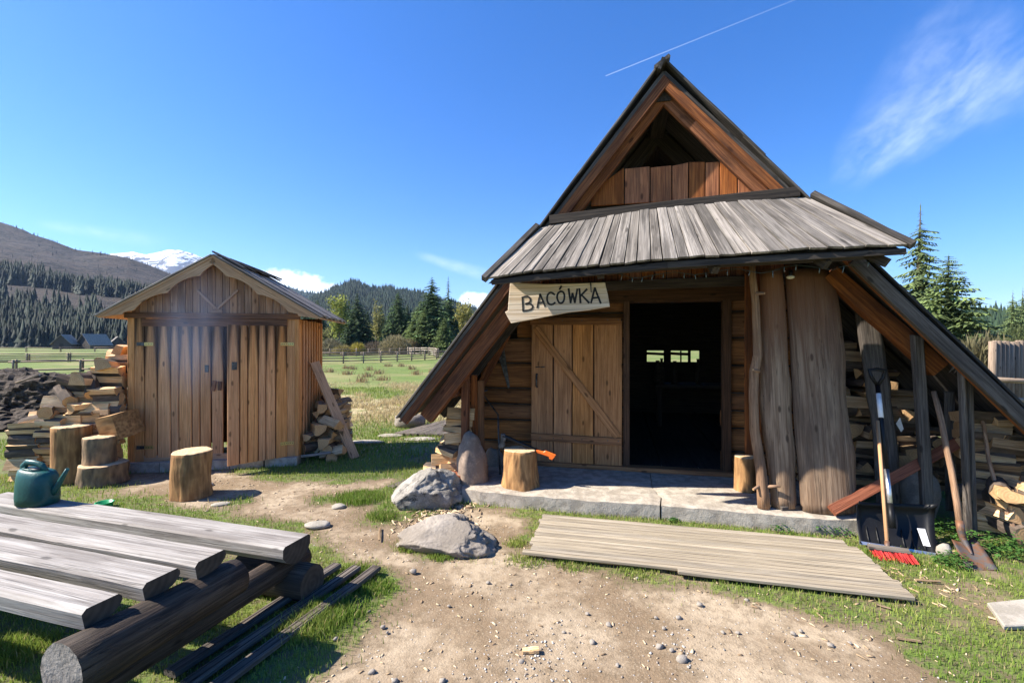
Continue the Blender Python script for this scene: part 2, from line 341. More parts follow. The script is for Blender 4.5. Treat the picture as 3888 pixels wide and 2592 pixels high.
def blob(rx, ry, rz, seed, amp=.18, sub=3, flat=None, fr=1.2, cut=0):
    bm = bmesh.new(); bmesh.ops.create_icosphere(bm, subdivisions=sub, radius=1)
    o = Vector((seed*7.13, seed*3.7, seed*1.9)); rq = random.Random(seed)
    planes = [(Vector((rq.uniform(-1, 1), rq.uniform(-1, 1), rq.uniform(-.2, 1))).normalized(), rq.uniform(.62, .85)) for _ in range(cut)]
    for q in bm.verts:
        n_ = mnoise.noise(q.co*fr+o)*amp + mnoise.noise(q.co*fr*2.7+o)*amp*.45 + mnoise.noise(q.co*fr*7+o)*amp*.14
        if cut: n_ -= max(0, .07-abs(mnoise.noise(q.co*1.9+o*2)))*.9
        c = q.co*(1+n_)
        for pn, pd in planes:
            e = c.dot(pn)-pd-mnoise.noise(q.co*3+o)*.04
            if e > 0: c = c-pn*e*.88
        if flat is not None and c.z < flat: c.z = flat + (c.z-flat)*.15
        q.co = Vector((c.x*rx, c.y*ry, c.z*rz))
    me = bpy.data.meshes.new('blob'); bm.to_mesh(me); bm.free(); me.polygons.foreach_set('use_smooth', [True]*len(me.polygons)); return me
def rot(loc, rz=0, rx=0, ry=0, s=1.):
    return Matrix.Translation(Vector(loc)) @ Matrix.Rotation(rz, 4, 'Z') @ Matrix.Rotation(ry, 4, 'Y') @ Matrix.Rotation(rx, 4, 'X') @ Matrix.Scale(s, 4)

# ------------------------------------------------------------------ numpy noise and the ground
def _hash(ix, iy, s):
    h = (ix.astype(np.int64)*374761393 + iy.astype(np.int64)*668265263 + s*974711) & 0x7fffffff
    h = (h ^ (h >> 13))*1274126177 & 0x7fffffff; h = h ^ (h >> 16); return (h & 0xffff)/65535.
def vnoise(x, y, s=0):
    ix, iy = np.floor(x), np.floor(y); fx, fy = x-ix, y-iy; fx = fx*fx*(3-2*fx); fy = fy*fy*(3-2*fy)
    a, b, c, d = _hash(ix, iy, s), _hash(ix+1, iy, s), _hash(ix, iy+1, s), _hash(ix+1, iy+1, s)
    return a+(b-a)*fx+(c-a)*fy+(a-b-c+d)*fx*fy
def fbm(x, y, o=4, s=0):
    r = 0; a = .5
    for i in range(o): r = r+a*vnoise(x*2**i, y*2**i, s+i*13); a *= .5
    return r/(1-.5**o)
PX = lambda x, y: G(x*1.653, y*1.653)
dirt_poly = [PX(*p) for p in ((640, 1800), (700, 1545), (770, 1500), (860, 1430), (900, 1390), (905, 1340), (880, 1305), (780, 1290), (735, 1260), (700, 1215), (560, 1185), (430, 1165), (330, 1140), (270, 1105), (300, 1088), (480, 1075), (560, 1085), (620, 1098), (790, 1112),
      (850, 1100), (910, 1095), (925, 1108), (860, 1130), (828, 1160), (845, 1195), (905, 1213), (930, 1195), (1060, 1160), (1130, 1168), (1200, 1185), (1240, 1190), (1205, 1260), (1240, 1290), (1330, 1312), (1520, 1345), (1700, 1362), (1850, 1395), (1980, 1440), (2080, 1490), (2180, 1560), (2330, 1800))]
POLY = np.array([(p.x, p.y) for p in dirt_poly])
def sdist(x, y):                                              # signed distance, negative inside the trodden earth
    d = np.full(x.shape, 1e9); ins = np.zeros(x.shape, bool); n = len(POLY)
    for i in range(n):
        ax_, ay = POLY[i]; bx, by = POLY[(i+1) % n]; ex, ey = bx-ax_, by-ay
        t = np.clip(((x-ax_)*ex+(y-ay)*ey)/(ex*ex+ey*ey), 0, 1); d = np.minimum(d, np.hypot(x-ax_-ex*t, y-ay-ey*t))
        c = ((ay > y) != (by > y)); ins ^= c & (x < (bx-ax_)*(y-ay)/((by-ay) if by != ay else 1e-9)+ax_)
    return np.where(ins, -d, d)
GRASS_SPOTS = [(G(1650, 2085), .13), (G(1560, 2060), .12), (G(1760, 2085), .13), (G(2000, 2080), .10), (G(1900, 1900), .10), (G(2000, 1912), .09), (G(2100, 1925), .09), (G(2200, 1935), .08), (G(2290, 1945), .07), (G(2020, 2040), .08), (G(1230, 1890), .14), (G(1400, 1880), .12), (G(900, 1905), .12), (G(1100, 2000), .10)]
def grass_mask(x, y):
    s = sdist(x, y); s = s + (fbm(x*2.2, y*2.2, 4, 3)-.5)*.42
    for p, r in GRASS_SPOTS:
        s = np.maximum(s, r-np.hypot(x-p.x, y-p.y)+(fbm(x*7, y*7, 3, 9)-.5)*.2)
    m = 1/(1+np.exp(-s/.05))
    bare = fbm(x*.9+5, y*.9, 4, 21); near = np.clip((12-y)/6, 0, 1)
    right = np.clip((x-1.6)/.8, 0, 1)*np.clip((4.6-y)/.8, 0, 1)
    m = m*(1-near*np.clip((bare-.62)/.12, 0, .55))*(1-right*np.clip((fbm(x*3, y*3, 4, 31)-.42)/.2, 0, .6))
    return m
def straw_mask(x, y):
    n = fbm(x*.5, y*.5, 4, 41); band = np.exp(-((y-13.5-2*(n-.5))/3.2)**2); return np.clip(band*2.2*(np.clip((n-.25)/.2, 0, 1)), 0, 1)
def gz(x, y):
    return (fbm(x*.8, y*.8, 3, 5)-.5)*.03*np.clip(1.2-np.abs(y-4)/10, .3, 1) + (fbm(x*5, y*5, 3, 6)-.5)*.014*(np.hypot(x, y) < 12) - .006
def axis_pts(lo, hi, step, far_lo, far_hi):
    a = list(np.arange(lo, hi, step)); s = step
    x = lo; L_ = []
    while x > far_lo: s *= 1.09; x -= s; L_.append(x)
    s = step; x = a[-1]; H_ = []
    while x < far_hi: s *= 1.09; x += s; H_.append(x)
    return np.array(L_[::-1]+a+H_)
gx = axis_pts(-6.2, 4.6, .045, -7000, 7000); gy = axis_pts(1.0, 8.2, .045, -60, 7000)
XX, YY = np.meshgrid(gx, gy); ZZ = gz(XX, YY)
nx, ny = len(gx), len(gy); idx = np.arange(nx*ny).reshape(ny, nx)
faces = np.stack([idx[:-1, :-1], idx[:-1, 1:], idx[1:, 1:], idx[1:, :-1]], -1).reshape(-1, 4)
gme = bpy.data.meshes.new('ground'); gme.vertices.add(nx*ny); gme.vertices.foreach_set('co', np.stack([XX, YY, ZZ], -1).ravel())
gme.loops.add(faces.size); gme.loops.foreach_set('vertex_index', faces.ravel().astype(np.int32)); gme.polygons.add(len(faces))
gme.polygons.foreach_set('loop_start', np.arange(0, faces.size, 4, dtype=np.int32)); gme.polygons.foreach_set('use_smooth', np.ones(len(faces), bool))
gme.update(calc_edges=True); gme.validate()
at = gme.attributes.new('cover', 'FLOAT_COLOR', 'POINT'); gm = grass_mask(XX, YY); sm = straw_mask(XX, YY)
at.data.foreach_set('color', np.stack([gm, sm, np.zeros_like(gm), np.ones_like(gm)], -1).astype(np.float32).ravel())
m = NT('ground_cover'); at = m.n('Attribute', attribute_name='cover'); sp = m.n('SeparateColor'); m.lk(at.outputs['Color'], sp.inputs[0])
gc = m.coords('Object', rand=False)
n1 = m.noise(gc, 1.1, 6, .6); n2 = m.noise(gc, 14, 6, .65); n3 = m.noise(gc, 90, 4, .6); n4 = m.noise(gc, 260, 3, .6)
dirt = m.mix(m.rng(n1, .41, .60), (.205, .145, .088, 1), (.385, .303, .207, 1))
dirt = m.mix(m.math('MULTIPLY', m.rng(n2, .42, .66), .5), dirt, (.135, .098, .058, 1))
dirt = m.mix(m.math('MULTIPLY', m.rng(n3, .54, .66), .4), dirt, (.45, .37, .26, 1))
peb = m.vor(gc, 42); pebr = m.vor(gc, 42, 'F1', 'Color'); sc_ = m.n('SeparateColor'); m.lk(pebr, sc_.inputs[0])
pm = m.math('MULTIPLY', m.rng(peb, .16, .26, 1, 0), m.math('GREATER_THAN', sc_.outputs[0], .80))
dirt = m.mix(m.math('MULTIPLY', pm, .85), dirt, m.mix(sc_.outputs[1], (.36, .34, .32, 1), (.62, .57, .50, 1)))
soil = m.mix(n2, (.10, .085, .045, 1), (.16, .135, .075, 1))
green = m.mix(m.rng(n1, .35, .65), (.11, .165, .03, 1), (.17, .215, .05, 1)); green = m.mix(m.rng(n3, .4, .7), green, (.06, .085, .022, 1))
geo = m.n('NewGeometry'); px_ = m.n('SeparateXYZ'); m.lk(geo.outputs['Position'], px_.inputs[0])
far = m.rng(px_.outputs[1], 9., 18.)
base_g = m.mix(far, m.mix(m.rng(n2, .35, .6), soil, green), green)
base_g = m.mix(m.math('MULTIPLY', far, m.math('MULTIPLY', m.rng(m.noise(gc, .16, 5, .6), .44, .64), .8)), base_g, (.24, .21, .09, 1))
straw = m.mix(m.rng(n2, .35, .65), (.30, .235, .12, 1), (.46, .375, .215, 1))
base_g = m.mix(m.math('MULTIPLY', sp.outputs[1], m.rng(m.noise(gc, 3, 5), .3, .55)), base_g, straw)
fac = m.rng(m.math('ADD', sp.outputs[0], m.math('MULTIPLY', m.math('SUBTRACT', n2, .5), 1.1)), .3, .7)
edge = m.rng(m.math('ADD', sp.outputs[0], m.math('MULTIPLY', m.math('SUBTRACT', n2, .5), .5)), .01, .30)
dirt = m.mix(m.math('MULTIPLY', edge, .75), dirt, m.mix(n3, (.11, .078, .045, 1), (.19, .14, .085, 1)))
m.color(m.mix(fac, dirt, base_g)); m.rough(.97)
m.bump(m.math('ADD', m.math('ADD', m.math('MULTIPLY', n2, .6), m.math('MULTIPLY', n3, .35)), m.math('ADD', m.math('MULTIPLY', pm, .35), m.math('MULTIPLY', n4, .12))), .75, .02)
ground = struct(link('ground', gme, None, m.m))

# ------------------------------------------------------------------ foliage meshes through numpy
def tri_mesh(name, V, F, col=None):
    me = bpy.data.meshes.new(name); V = np.asarray(V, np.float32); F = np.asarray(F, np.int32)
    me.vertices.add(len(V)); me.vertices.foreach_set('co', V.ravel()); me.loops.add(F.size); me.loops.foreach_set('vertex_index', F.ravel())
    me.polygons.add(len(F)); me.polygons.foreach_set('loop_start', np.arange(0, F.size, 3, dtype=np.int32)); me.update(calc_edges=True)
    if col is not None:
        a = me.attributes.new('tint', 'FLOAT_COLOR', 'POINT'); c = np.ones((len(V), 4), np.float32); c[:, :3] = col; a.data.foreach_set('color', c.ravel())
    return me
def leafmat(name, trans=.35, rough=.7):
    m = NT(name); a = m.n('Attribute', attribute_name='tint'); m.color(a.outputs['Color']); m.rough(rough)
    tr = m.n('BsdfTranslucent'); m.lk(a.outputs['Color'], tr.inputs['Color']); mx_ = m.n('MixShader'); mx_.inputs[0].default_value = trans
    m.lk(m.b.outputs[0], mx_.inputs[1]); m.lk(tr.outputs[0], mx_.inputs[2]); m.lk(mx_.outputs[0], m.N['Material Output'].inputs['Surface']); return m.m
M['blade'] = leafmat('grass_blades', .35); M['needle'] = leafmat('spruce_needles', .12, .8); M['leaf'] = leafmat('young_leaves', .4)
nrg = np.random.default_rng(11)
def blades(x, y, h, wd, col, lean=.5, z=None, cvar=.25):
    n = len(x); a = nrg.uniform(0, 2*np.pi, n); z = gz(x, y) if z is None else z; wx, wy = np.cos(a)*wd, np.sin(a)*wd
    b = nrg.uniform(0, 2*np.pi, n); ln = h*lean*nrg.uniform(.2, 1, n); lx, ly = np.cos(b)*ln, np.sin(b)*ln
    V = np.empty((n, 5, 3), np.float32)
    V[:, 0] = np.stack([x-wx, y-wy, z-.005], -1); V[:, 1] = np.stack([x+wx, y+wy, z-.005], -1)
    V[:, 2] = np.stack([x+lx*.35-wx*.7, y+ly*.35-wy*.7, z+h*.6], -1); V[:, 3] = np.stack([x+lx*.35+wx*.7, y+ly*.35+wy*.7, z+h*.6], -1)
    V[:, 4] = np.stack([x+lx, y+ly, z+h*nrg.uniform(.85, 1.05, n)], -1)
    base = (np.arange(n)*5)[:, None]; F = np.concatenate([base+np.array([[0, 1, 3]]), base+np.array([[0, 3, 2]]), base+np.array([[2, 3, 4]])], 0)
    c = np.repeat((col*(1+nrg.uniform(-cvar, cvar, (n, 1))))[:, None, :], 5, 1).reshape(-1, 3)
    return V.reshape(-1, 3), F, c
def merge(parts):
    V, F, C = [], [], []; o = 0
    for v, f, c in parts: V.append(v); F.append(f+o); C.append(c); o += len(v)
    return np.concatenate(V), np.concatenate(F), np.concatenate(C)
def scatter(x0, x1, y0, y1, dens, fn, power=1.):
    n = int((x1-x0)*(y1-y0)*dens); x = nrg.uniform(x0, x1, n); y = nrg.uniform(y0, y1, n); k = nrg.uniform(0, 1, n) < fn(x, y)**power; return x[k], y[k]
def in_view(x, y, mg=1.2): return np.abs(x) < 1.2*y+mg
GA, GB, GD = np.array([.155, .24, .034]), np.array([.27, .325, .068]), np.array([.40, .33, .15])
def gcol(x, y, dry=.12):
    t = np.clip((fbm(x*1.3, y*1.3, 3, 51)-.35)/.3, 0, 1)[:, None]; c = GA*(1-t)+GB*t
    d = (nrg.uniform(0, 1, len(x)) < dry)[:, None]; return np.where(d, GD, c)
PADS = []                                                     # rectangles (frame, a0, a1, b0, b1) where no grass grows
def clear(x, y):
    ok = in_view(x, y)
    for fr, a0, a1, b0, b1 in PADS:
        rx, ry = x-fr.o.x, y-fr.o.y; a = rx*fr.t.x+ry*fr.t.y; b = rx*fr.n.x+ry*fr.n.y; ok &= ~((a > a0) & (a < a1) & (b > b0) & (b < b1))
    return ok
PADS += [(HUT, -1.62, 1.85, -1.22, 5), (HUT, -2.0, 3.2, -.6, 5), (HUT, -.70, 1.55, -2.1, -1.42), (SHED, -.05, 2.1, -.1, 1.4)]
def grass_all():
    parts = []
    fn = lambda x, y: grass_mask(x, y)*clear(x, y)
    for (x0, x1, y0, y1, dn, h0, h1, wd) in ((-6.2, 4.6, 1.0, 4.4, 6000, .014, .038, .0022), (-6.2, 4.8, 4.4, 6.4, 2600, .02, .055, .003), (-8.5, 6, 6.4, 9.5, 1100, .025, .07, .0045), (-13, 3, 9.5, 17, 260, .04, .10, .008)):
        x, y = scatter(x0, x1, y0, y1, dn, fn, 1.5); hh = nrg.uniform(h0, h1, len(x))*(.55+.9*fbm(x*2.5, y*2.5, 3, 61))
        k = nrg.uniform(0, 1, len(x)) > straw_mask(x, y)*.9; x, y, hh = x[k], y[k], hh[k]
        parts.append(blades(x, y, hh, wd, gcol(x, y)))
    # lush tufts: beside the boulders, along the slab, under the table
    for (u, v, r, n, h) in ((1360, 1895, .26, 2600, .10), (1450, 1960, .14, 900, .09), (1560, 2075, .12, 700, .07), (1800, 2075, .13, 900, .08), (1680, 2110, .10, 500, .06), (1900, 1900, .12, 500, .06), (2010, 1915, .12, 500, .06), (2100, 1925, .10, 420, .06), (2200, 1938, .1, 400, .06), (2290, 1947, .08, 260, .05),
                            (1250, 2330, .20, 1700, .10), (1150, 2390, .2, 1400, .10), (1420, 2230, .14, 800, .07), (1000, 2180, .18, 900, .09), (1350, 2170, .2, 900, .06), (760, 2350, .2, 900, .09), (50, 2470, .2, 1200, .09), (3370, 2110, .14, 800, .07), (3310, 2050, .10, 500, .07), (2000, 2125, .16, 500, .05), (2180, 2140, .16, 500, .05), (2420, 2170, .16, 500, .05), (1960, 2060, .1, 350, .06)):
        p = G(u, v); a = nrg.uniform(0, 6.283, n); rr = r*np.sqrt(nrg.uniform(0, 1, n))*nrg.uniform(.6, 1.2, n); x = p.x+np.cos(a)*rr; y = p.y+np.sin(a)*rr*.8
        k = clear(x, y); x, y = x[k], y[k]; parts.append(blades(x, y, nrg.uniform(.3, 1.1, len(x))*h*.72, .0026, gcol(x, y, .08), .7))
    return merge(parts)
V, F, C = grass_all()
stuff(link('grass', tri_mesh('grass', V, F, C), None, M['blade']), 'short green spring grass around the trodden earth', 'grass')
# dry straw of last year in the meadow behind
x, y = scatter(-16, 1, 9, 19, 800, lambda x, y: straw_mask(x, y)*in_view(x, y)*(fbm(x*1.6, y*1.6, 3, 71) > .42))
st = np.array([.46, .37, .20])*(.8+.4*nrg.uniform(0, 1, (len(x), 1)))
V, F, C = blades(x, y, nrg.uniform(.04, .17, len(x)), .007, st, 1.3)
tx, ty = [], []
for _ in range(34):
    cx, cy = nrg.uniform(-14, 0), nrg.uniform(17, 34); n = 60; tx.append(nrg.normal(cx, .16, n)); ty.append(nrg.normal(cy, .16, n))
tx, ty = np.concatenate(tx), np.concatenate(ty); k = in_view(tx, ty)
V2, F2, C2 = blades(tx[k], ty[k], nrg.uniform(.12, .36, k.sum()), .014, np.array([.26, .19, .10])*np.ones((k.sum(), 1)), .9)
V, F, C = merge([(V, F, C), (V2, F2, C2)])
stuff(link('dry_grass', tri_mesh('dry_grass', V, F, C), None, M['blade']), 'dry straw coloured grass tufts in the meadow behind', 'dry grass')
# broad leaved weeds (nettles) at the foot of the slab and by the spade
def weeds(spots):
    V, F, C = [], [], []; o = 0
    for p, r, n, h in spots:
        for _ in range(n):
            a = nrg.uniform(0, 6.283); q = r*math.sqrt(nrg.uniform()); bx, by, bz = p.x+math.cos(a)*q, p.y+math.sin(a)*q*.7, nrg.uniform(.1, 1)*h*(1.1-q/r*.6)
            L_ = nrg.uniform(.018, .035); t = nrg.uniform(0, 6.283); dx, dy = math.cos(t), math.sin(t); dz = nrg.uniform(-.5, .35); wv = L_*.38
            V += [(bx, by, bz), (bx+dx*L_*.5-dy*wv, by+dy*L_*.5+dx*wv, bz+dz*L_*.5+.004), (bx+dx*L_, by+dy*L_, bz+dz*L_), (bx+dx*L_*.5+dy*wv, by+dy*L_*.5-dx*wv, bz+dz*L_*.5+.004)]
            F += [(o, o+1, o+2), (o, o+2, o+3)]; c = np.array([.075, .17, .035])*nrg.uniform(.65, 1.4); C += [c]*4; o += 4
    return np.array(V), np.array(F), np.array(C)
V, F, C = weeds([(G(*q8(800, 525)), .10, 90, .06), (G(*q8(1040, 520)), .16, 260, .13), (G(*q8(1150, 540)), .13, 160, .09), (G(*q8(1850, 560)), .16, 220, .16), (G(*q8(1890, 750)), .13, 200, .10), (G(*q8(2100, 650)), .24, 340, .14), (G(*q8(2290, 690)), .22, 240, .16), (G(*q8(100, 465)), .05, 50, .03), (G(1480, 1640), .2, 120, .10)])
stuff(link('weeds', tri_mesh('weeds', V, F, C), None, M['leaf']), 'low leafy green weeds along the concrete step and tools', 'weeds')
# wood chips, straw bits and gravel on the trodden earth
def litter():
    parts = []
    def spray(n, x, y, lo, hi, asp, cols, test=True):
        if test: k = sdist(x, y) < .12; x, y = x[k], y[k]
        n = len(x); L_ = nrg.uniform(lo, hi, n); W_ = L_*nrg.uniform(asp[0], asp[1], n); th = L_*.18+.001; a = nrg.uniform(0, 3.14, n); ca, sa = np.cos(a), np.sin(a)
        z = gz(x, y)+.002; tl = np.abs(nrg.uniform(-.15, .15, n)); V = np.empty((n, 8, 3), np.float32)
        for i, (px, py) in enumerate(((-1, -1), (1, -.6), (1, .8), (-1, 1))):
            for j in (0, 1): V[:, i*2+j] = np.stack([x+ca*px*L_-sa*py*W_, y+sa*px*L_+ca*py*W_, z+j*th+tl*(px+1)*L_], -1)
        T = np.array([(1, 3, 5), (1, 5, 7), (0, 2, 3), (0, 3, 1), (2, 4, 5), (2, 5, 3), (4, 6, 7), (4, 7, 5), (6, 0, 1), (6, 1, 7)])
        F = ((np.arange(n)*8)[:, None, None]+T[None]).reshape(-1, 3); c = np.array(cols)[nrg.integers(len(cols), size=n)]*nrg.uniform(.75, 1.15, (n, 1))
        parts.append((V.reshape(-1, 3), F, np.repeat(c, 8, 0)))
    U, Nn = nrg.uniform, nrg.normal
    tan = [(.50, .38, .24), (.60, .47, .31), (.38, .27, .16), (.22, .15, .09)]
    spray(0, U(-3.6, 2.2, 2200), U(1.5, 6, 2200), .003, .016, (.12, .5), tan)
    for (u, v, n, s, q, hi) in ((1660, 1985, 420, .16, .13, .035), (1700, 1920, 260, .14, .10, .04), (3500, 2180, 90, .3, .16, .03), (1400, 1690, 120, .4, .4, .04), (3300, 2330, 40, .4, .2, .03)):
        p = G(u, v); spray(0, Nn(p.x, s, n), Nn(p.y, q, n), .008, hi, (.1, .3), tan, False)
    gr = [(.42, .39, .35), (.34, .31, .27), (.50, .46, .41), (.28, .23, .18)]
    spray(0, U(-1.6, 2.2, 600), U(1.6, 4.2, 600), .002, .005, (.5, .9), gr)
    for (u, v, s) in ((2070, 2440, .10), (2050, 2530, .10), (2580, 2480, .10), (1900, 2560, .12)):
        p = G(u, v); spray(0, Nn(p.x, s, 40), Nn(p.y, s, 40), .003, .008, (.5, .9), gr)
    return merge(parts)
V, F, C = litter()
_lm = NT('litter'); _a = _lm.n('Attribute', attribute_name='tint'); _lm.color(_a.outputs['Color']); _lm.rough(.9); M['litter'] = _lm.m
stuff(link('wood_chips_and_gravel', tri_mesh('litter', V, F, C), None, M['litter']), 'scattered wood chips and fine gravel on the trodden earth', 'gravel')

# ------------------------------------------------------------------ the hut
UP = Vector((0, 0, 1)); FRONT = -HUT.n; RIGHT = HUT.t
slab_out = [(-1.66, -1.17), (-1.45, -1.225), (-1.0, -1.25), (-.3, -1.255), (.27, -1.225), (.9, -1.24), (1.5, -1.27), (1.9, -1.23), (2.05, -.9), (2.05, .35), (-1.75, .35), (-1.75, -.9)]
def slab_piece(name, outl, mat, parent):
    bm = bmesh.new(); vs_ = [bm.verts.new(HUT(a, b, -.05)) for a, b in outl]; fc = bm.faces.new(vs_)
    r = bmesh.ops.extrude_face_region(bm, geom=[fc]); bmesh.ops.translate(bm, verts=[e for e in r['geom'] if isinstance(e, bmesh.types.BMVert)], vec=(0, 0, .18))
    bmesh.ops.recalc_face_normals(bm, faces=bm.faces)
    bmesh.ops.triangulate(bm, faces=bm.faces)
    bmesh.ops.subdivide_edges(bm, edges=[e for e in bm.edges if e.calc_length() > .12], cuts=6, use_grid_fill=True)
    for q in bm.verts:
        if q.co.z > .12:
            n_ = mnoise.noise(q.co*7); q.co.z += n_*.007
    for e in [e for e in bm.edges if len(e.link_faces) == 2 and e.calc_face_angle(0) > .6 and min(v_.co.z for v_ in e.verts) > .1]:
        for q in e.verts: q.co.z = min(q.co.z, .122+mnoise.noise(q.co*11)*.012)
    bm.normal_update(); me = bpy.data.meshes.new('slab'); bm.to_mesh(me); bm.free(); return link(name, me, parent, mat)
step = thing('concrete_step', 'grey concrete step with a crack along the hut front', 'step', HUT(0, -1.2, 0))
L_ = [p for p in slab_out if p[0] <= .275]; Rr = [p for p in slab_out if p[0] >= .27]
slab_piece('slab', [(-1.66, -1.17), (-1.45, -1.225), (-1.0, -1.25), (-.3, -1.255), (.27, -1.228), (.30, -1.0), (.24, -.7), (.26, .35), (-1.75, .35), (-1.75, -.9)], M['conc'], step)
slab_piece('slab', [(.284, -1.222), (.9, -1.24), (1.5, -1.27), (1.9, -1.23), (2.05, -.9), (2.05, .35), (.268, .35), (.247, -.7), (.31, -1.0)], M['conc'], step)

hut = thing('timber_hut', 'large timber hut with steep plank roof and open dark doorway', 'hut', HUT(.35, 0, 0))
def roof_z(a): return AZ-(AX-a)*(AZ-LZ)/(AX-LX) if a < AX else AZ-(a-AX)*(AZ-RZ)/(RX-AX)
AX, AZ = .313, 4.11; LX, LZ = -2.34, .82; RX, RZ = 3.45, .585; B0, B1 = -1.22, 4.9
def aL(z): return AX-(AZ-z)*(AX-LX)/(AZ-LZ)
def aR(z): return AX+(AZ-z)*(RX-AX)/(AZ-RZ)
def wall_part(name, pts2, b, t, mat, parent=hut):
    """vertical sheet in the hut plane, outline in (a, z)"""
    Mx = axes(HUT(0, b, 0), HUT(1, b, 0), FRONT); return link(name, prism_mesh([(a, z) for a, z in pts2], t), parent, mat, Mx)
# timber wall: one log above the other, left and right of the opening
ze = [.135, .39, .655, .85, 1.05, 1.36, 1.67, 1.97, 2.2]
for i in range(len(ze)-1):
    h = ze[i+1]-ze[i]; zc = (ze[i]+ze[i+1])/2
    board('wall_log', hut, HUT(max(-1.95, aL(ze[i+1]+.12)), .03, zc), HUT(-.02, .03, zc), h-.012, .14, FRONT, M['log'], seg=6, wob=.006, ch=.028)
    board('wall_log', hut, HUT(1.06, .03, zc), HUT(min(2.05, aR(ze[i+1]+.12)), .03, zc), h-.012, .14, FRONT, M['log'], seg=4, wob=.006, ch=.028)
    for a0, a1 in ((max(-1.93, aL(ze[i]+.15)), -.02), (1.07, min(2.0, aR(ze[i]+.15)))):
        if i: tube('chinking_rope', hut, [HUT(a0+(a1-a0)*k/6, -.035+rng.uniform(-.004, .004), ze[i]+rng.uniform(-.004, .004)) for k in range(7)], .009, M['beam_dark'], 6)
board('lintel', hut, HUT(-1.08, -.01, 2.17), HUT(1.8, -.01, 2.17), .17, .16, FRONT, M['frame'], seg=5, wob=.004)
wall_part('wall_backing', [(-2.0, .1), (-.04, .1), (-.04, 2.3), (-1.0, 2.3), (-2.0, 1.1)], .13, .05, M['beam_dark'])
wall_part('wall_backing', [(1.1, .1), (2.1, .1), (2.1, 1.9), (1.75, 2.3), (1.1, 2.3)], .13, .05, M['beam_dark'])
board('door_frame', hut, HUT(-.005, -.05, .14), HUT(-.005, -.05, 2.1), .075, .10, FRONT, M['frame'])
board('door_frame', hut, HUT(1.085, -.05, .14), HUT(1.085, -.05, 2.1), .09, .10, FRONT, M['frame'])
board('threshold', hut, HUT(-1.15, -.09, .155), HUT(1.15, -.09, .155), .14, .05, UP, M['log'])
# soffit boarding above the lintel: short upright boards
for i in range(21):
    a = -.95+i*.13; board('soffit_board', hut, HUT(a, -.32+rng.uniform(-.008, .008), 2.22), HUT(a, -.32, min(2.8, roof_z(a-.07)-.1, roof_z(a+.07)-.1)), .125, .02, FRONT, M['gable'])
board('soffit_beam', hut, HUT(-1.08, -.37, 2.24), HUT(1.78, -.37, 2.27), .10, .10, FRONT, M['beam_dark'])
# the door: stands shut in front of its log wall, to the left of the opening
door = link('plank_door', board_mesh(1.74, 1.06, 1.06, .012), hut, M['beam_dark'], axes(HUT(-.585, -.075, .155), HUT(-.585, -.075, 1.9), FRONT))
for a0, a1 in ((-1.135, -.872), (-.862, -.645), (-.635, -.388), (-.378, -.055)):
    board('door_plank', door, HUT((a0+a1)/2, -.097, .15+rng.uniform(0, .015)), HUT((a0+a1)/2, -.097, 1.87+rng.uniform(-.01, .01)), a1-a0-.004, .03, FRONT, M['door'], seg=3)
board('door_rail', door, HUT(-1.13, -.128, .475), HUT(-.06, -.128, .46), .085, .03, FRONT, M['log'])
board('door_rail', door, HUT(-1.15, -.128, 1.875), HUT(-.07, -.128, 1.865), .085, .03, FRONT, M['log'])
board('door_brace', door, HUT(-1.08, -.128, 1.80), HUT(-.10, -.128, .52), .08, .028, FRONT, M['door'])
for a, z in ((-1.06, 1.32), (-1.0, 1.32)): tube('door_bolt', door, [HUT(a-.02, -.118, z), HUT(a+.03, -.118, z+.004)], .007, M['steel'], 6)
tube('door_handle', door, [HUT(-1.065, -.115, 1.235), HUT(-1.065, -.15, 1.215), HUT(-1.065, -.15, 1.10), HUT(-1.065, -.115, 1.08)], .013, M['steel'], 8)
for rz_, zz in ((.46, 3), (1.87, 3)):
    for a in (-1.02, -.86, -.75, -.52, -.22, -.1): tube('nail', door, [HUT(a, -.140, rz_+.012), HUT(a, -.147, rz_+.012)], .007, M['steel'], 6)
# room behind: floor, back wall with three little windows, knee walls
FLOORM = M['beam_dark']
def WA(u): return (HUT.on(u, 1350, B1-.15)-HUT.o).dot(HUT.t)
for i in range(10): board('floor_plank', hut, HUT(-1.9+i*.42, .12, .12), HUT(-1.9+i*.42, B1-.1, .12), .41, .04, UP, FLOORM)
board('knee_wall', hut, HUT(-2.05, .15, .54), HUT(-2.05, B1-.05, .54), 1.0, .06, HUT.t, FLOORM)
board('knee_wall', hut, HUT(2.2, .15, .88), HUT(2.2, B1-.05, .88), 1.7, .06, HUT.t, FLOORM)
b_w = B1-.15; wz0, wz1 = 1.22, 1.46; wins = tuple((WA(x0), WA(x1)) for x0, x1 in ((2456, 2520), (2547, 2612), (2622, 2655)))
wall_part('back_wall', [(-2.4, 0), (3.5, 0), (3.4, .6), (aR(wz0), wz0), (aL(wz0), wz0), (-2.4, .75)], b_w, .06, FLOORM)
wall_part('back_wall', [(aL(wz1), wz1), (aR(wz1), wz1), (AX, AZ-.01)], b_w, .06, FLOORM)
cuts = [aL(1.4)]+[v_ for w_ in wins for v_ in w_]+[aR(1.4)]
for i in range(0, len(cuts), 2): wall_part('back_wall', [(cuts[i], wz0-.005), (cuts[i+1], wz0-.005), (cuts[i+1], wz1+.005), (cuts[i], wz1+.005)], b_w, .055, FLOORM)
for a0, a1 in wins[:2]:
    board('window_bar', hut, HUT(a0, b_w, 1.40), HUT(a1, b_w, 1.385), .06, .03, FRONT, FLOORM)
board('window_bar', hut, HUT(WA(2585), b_w, wz0), HUT(WA(2585), b_w, wz1), .03, .03, FRONT, FLOORM)
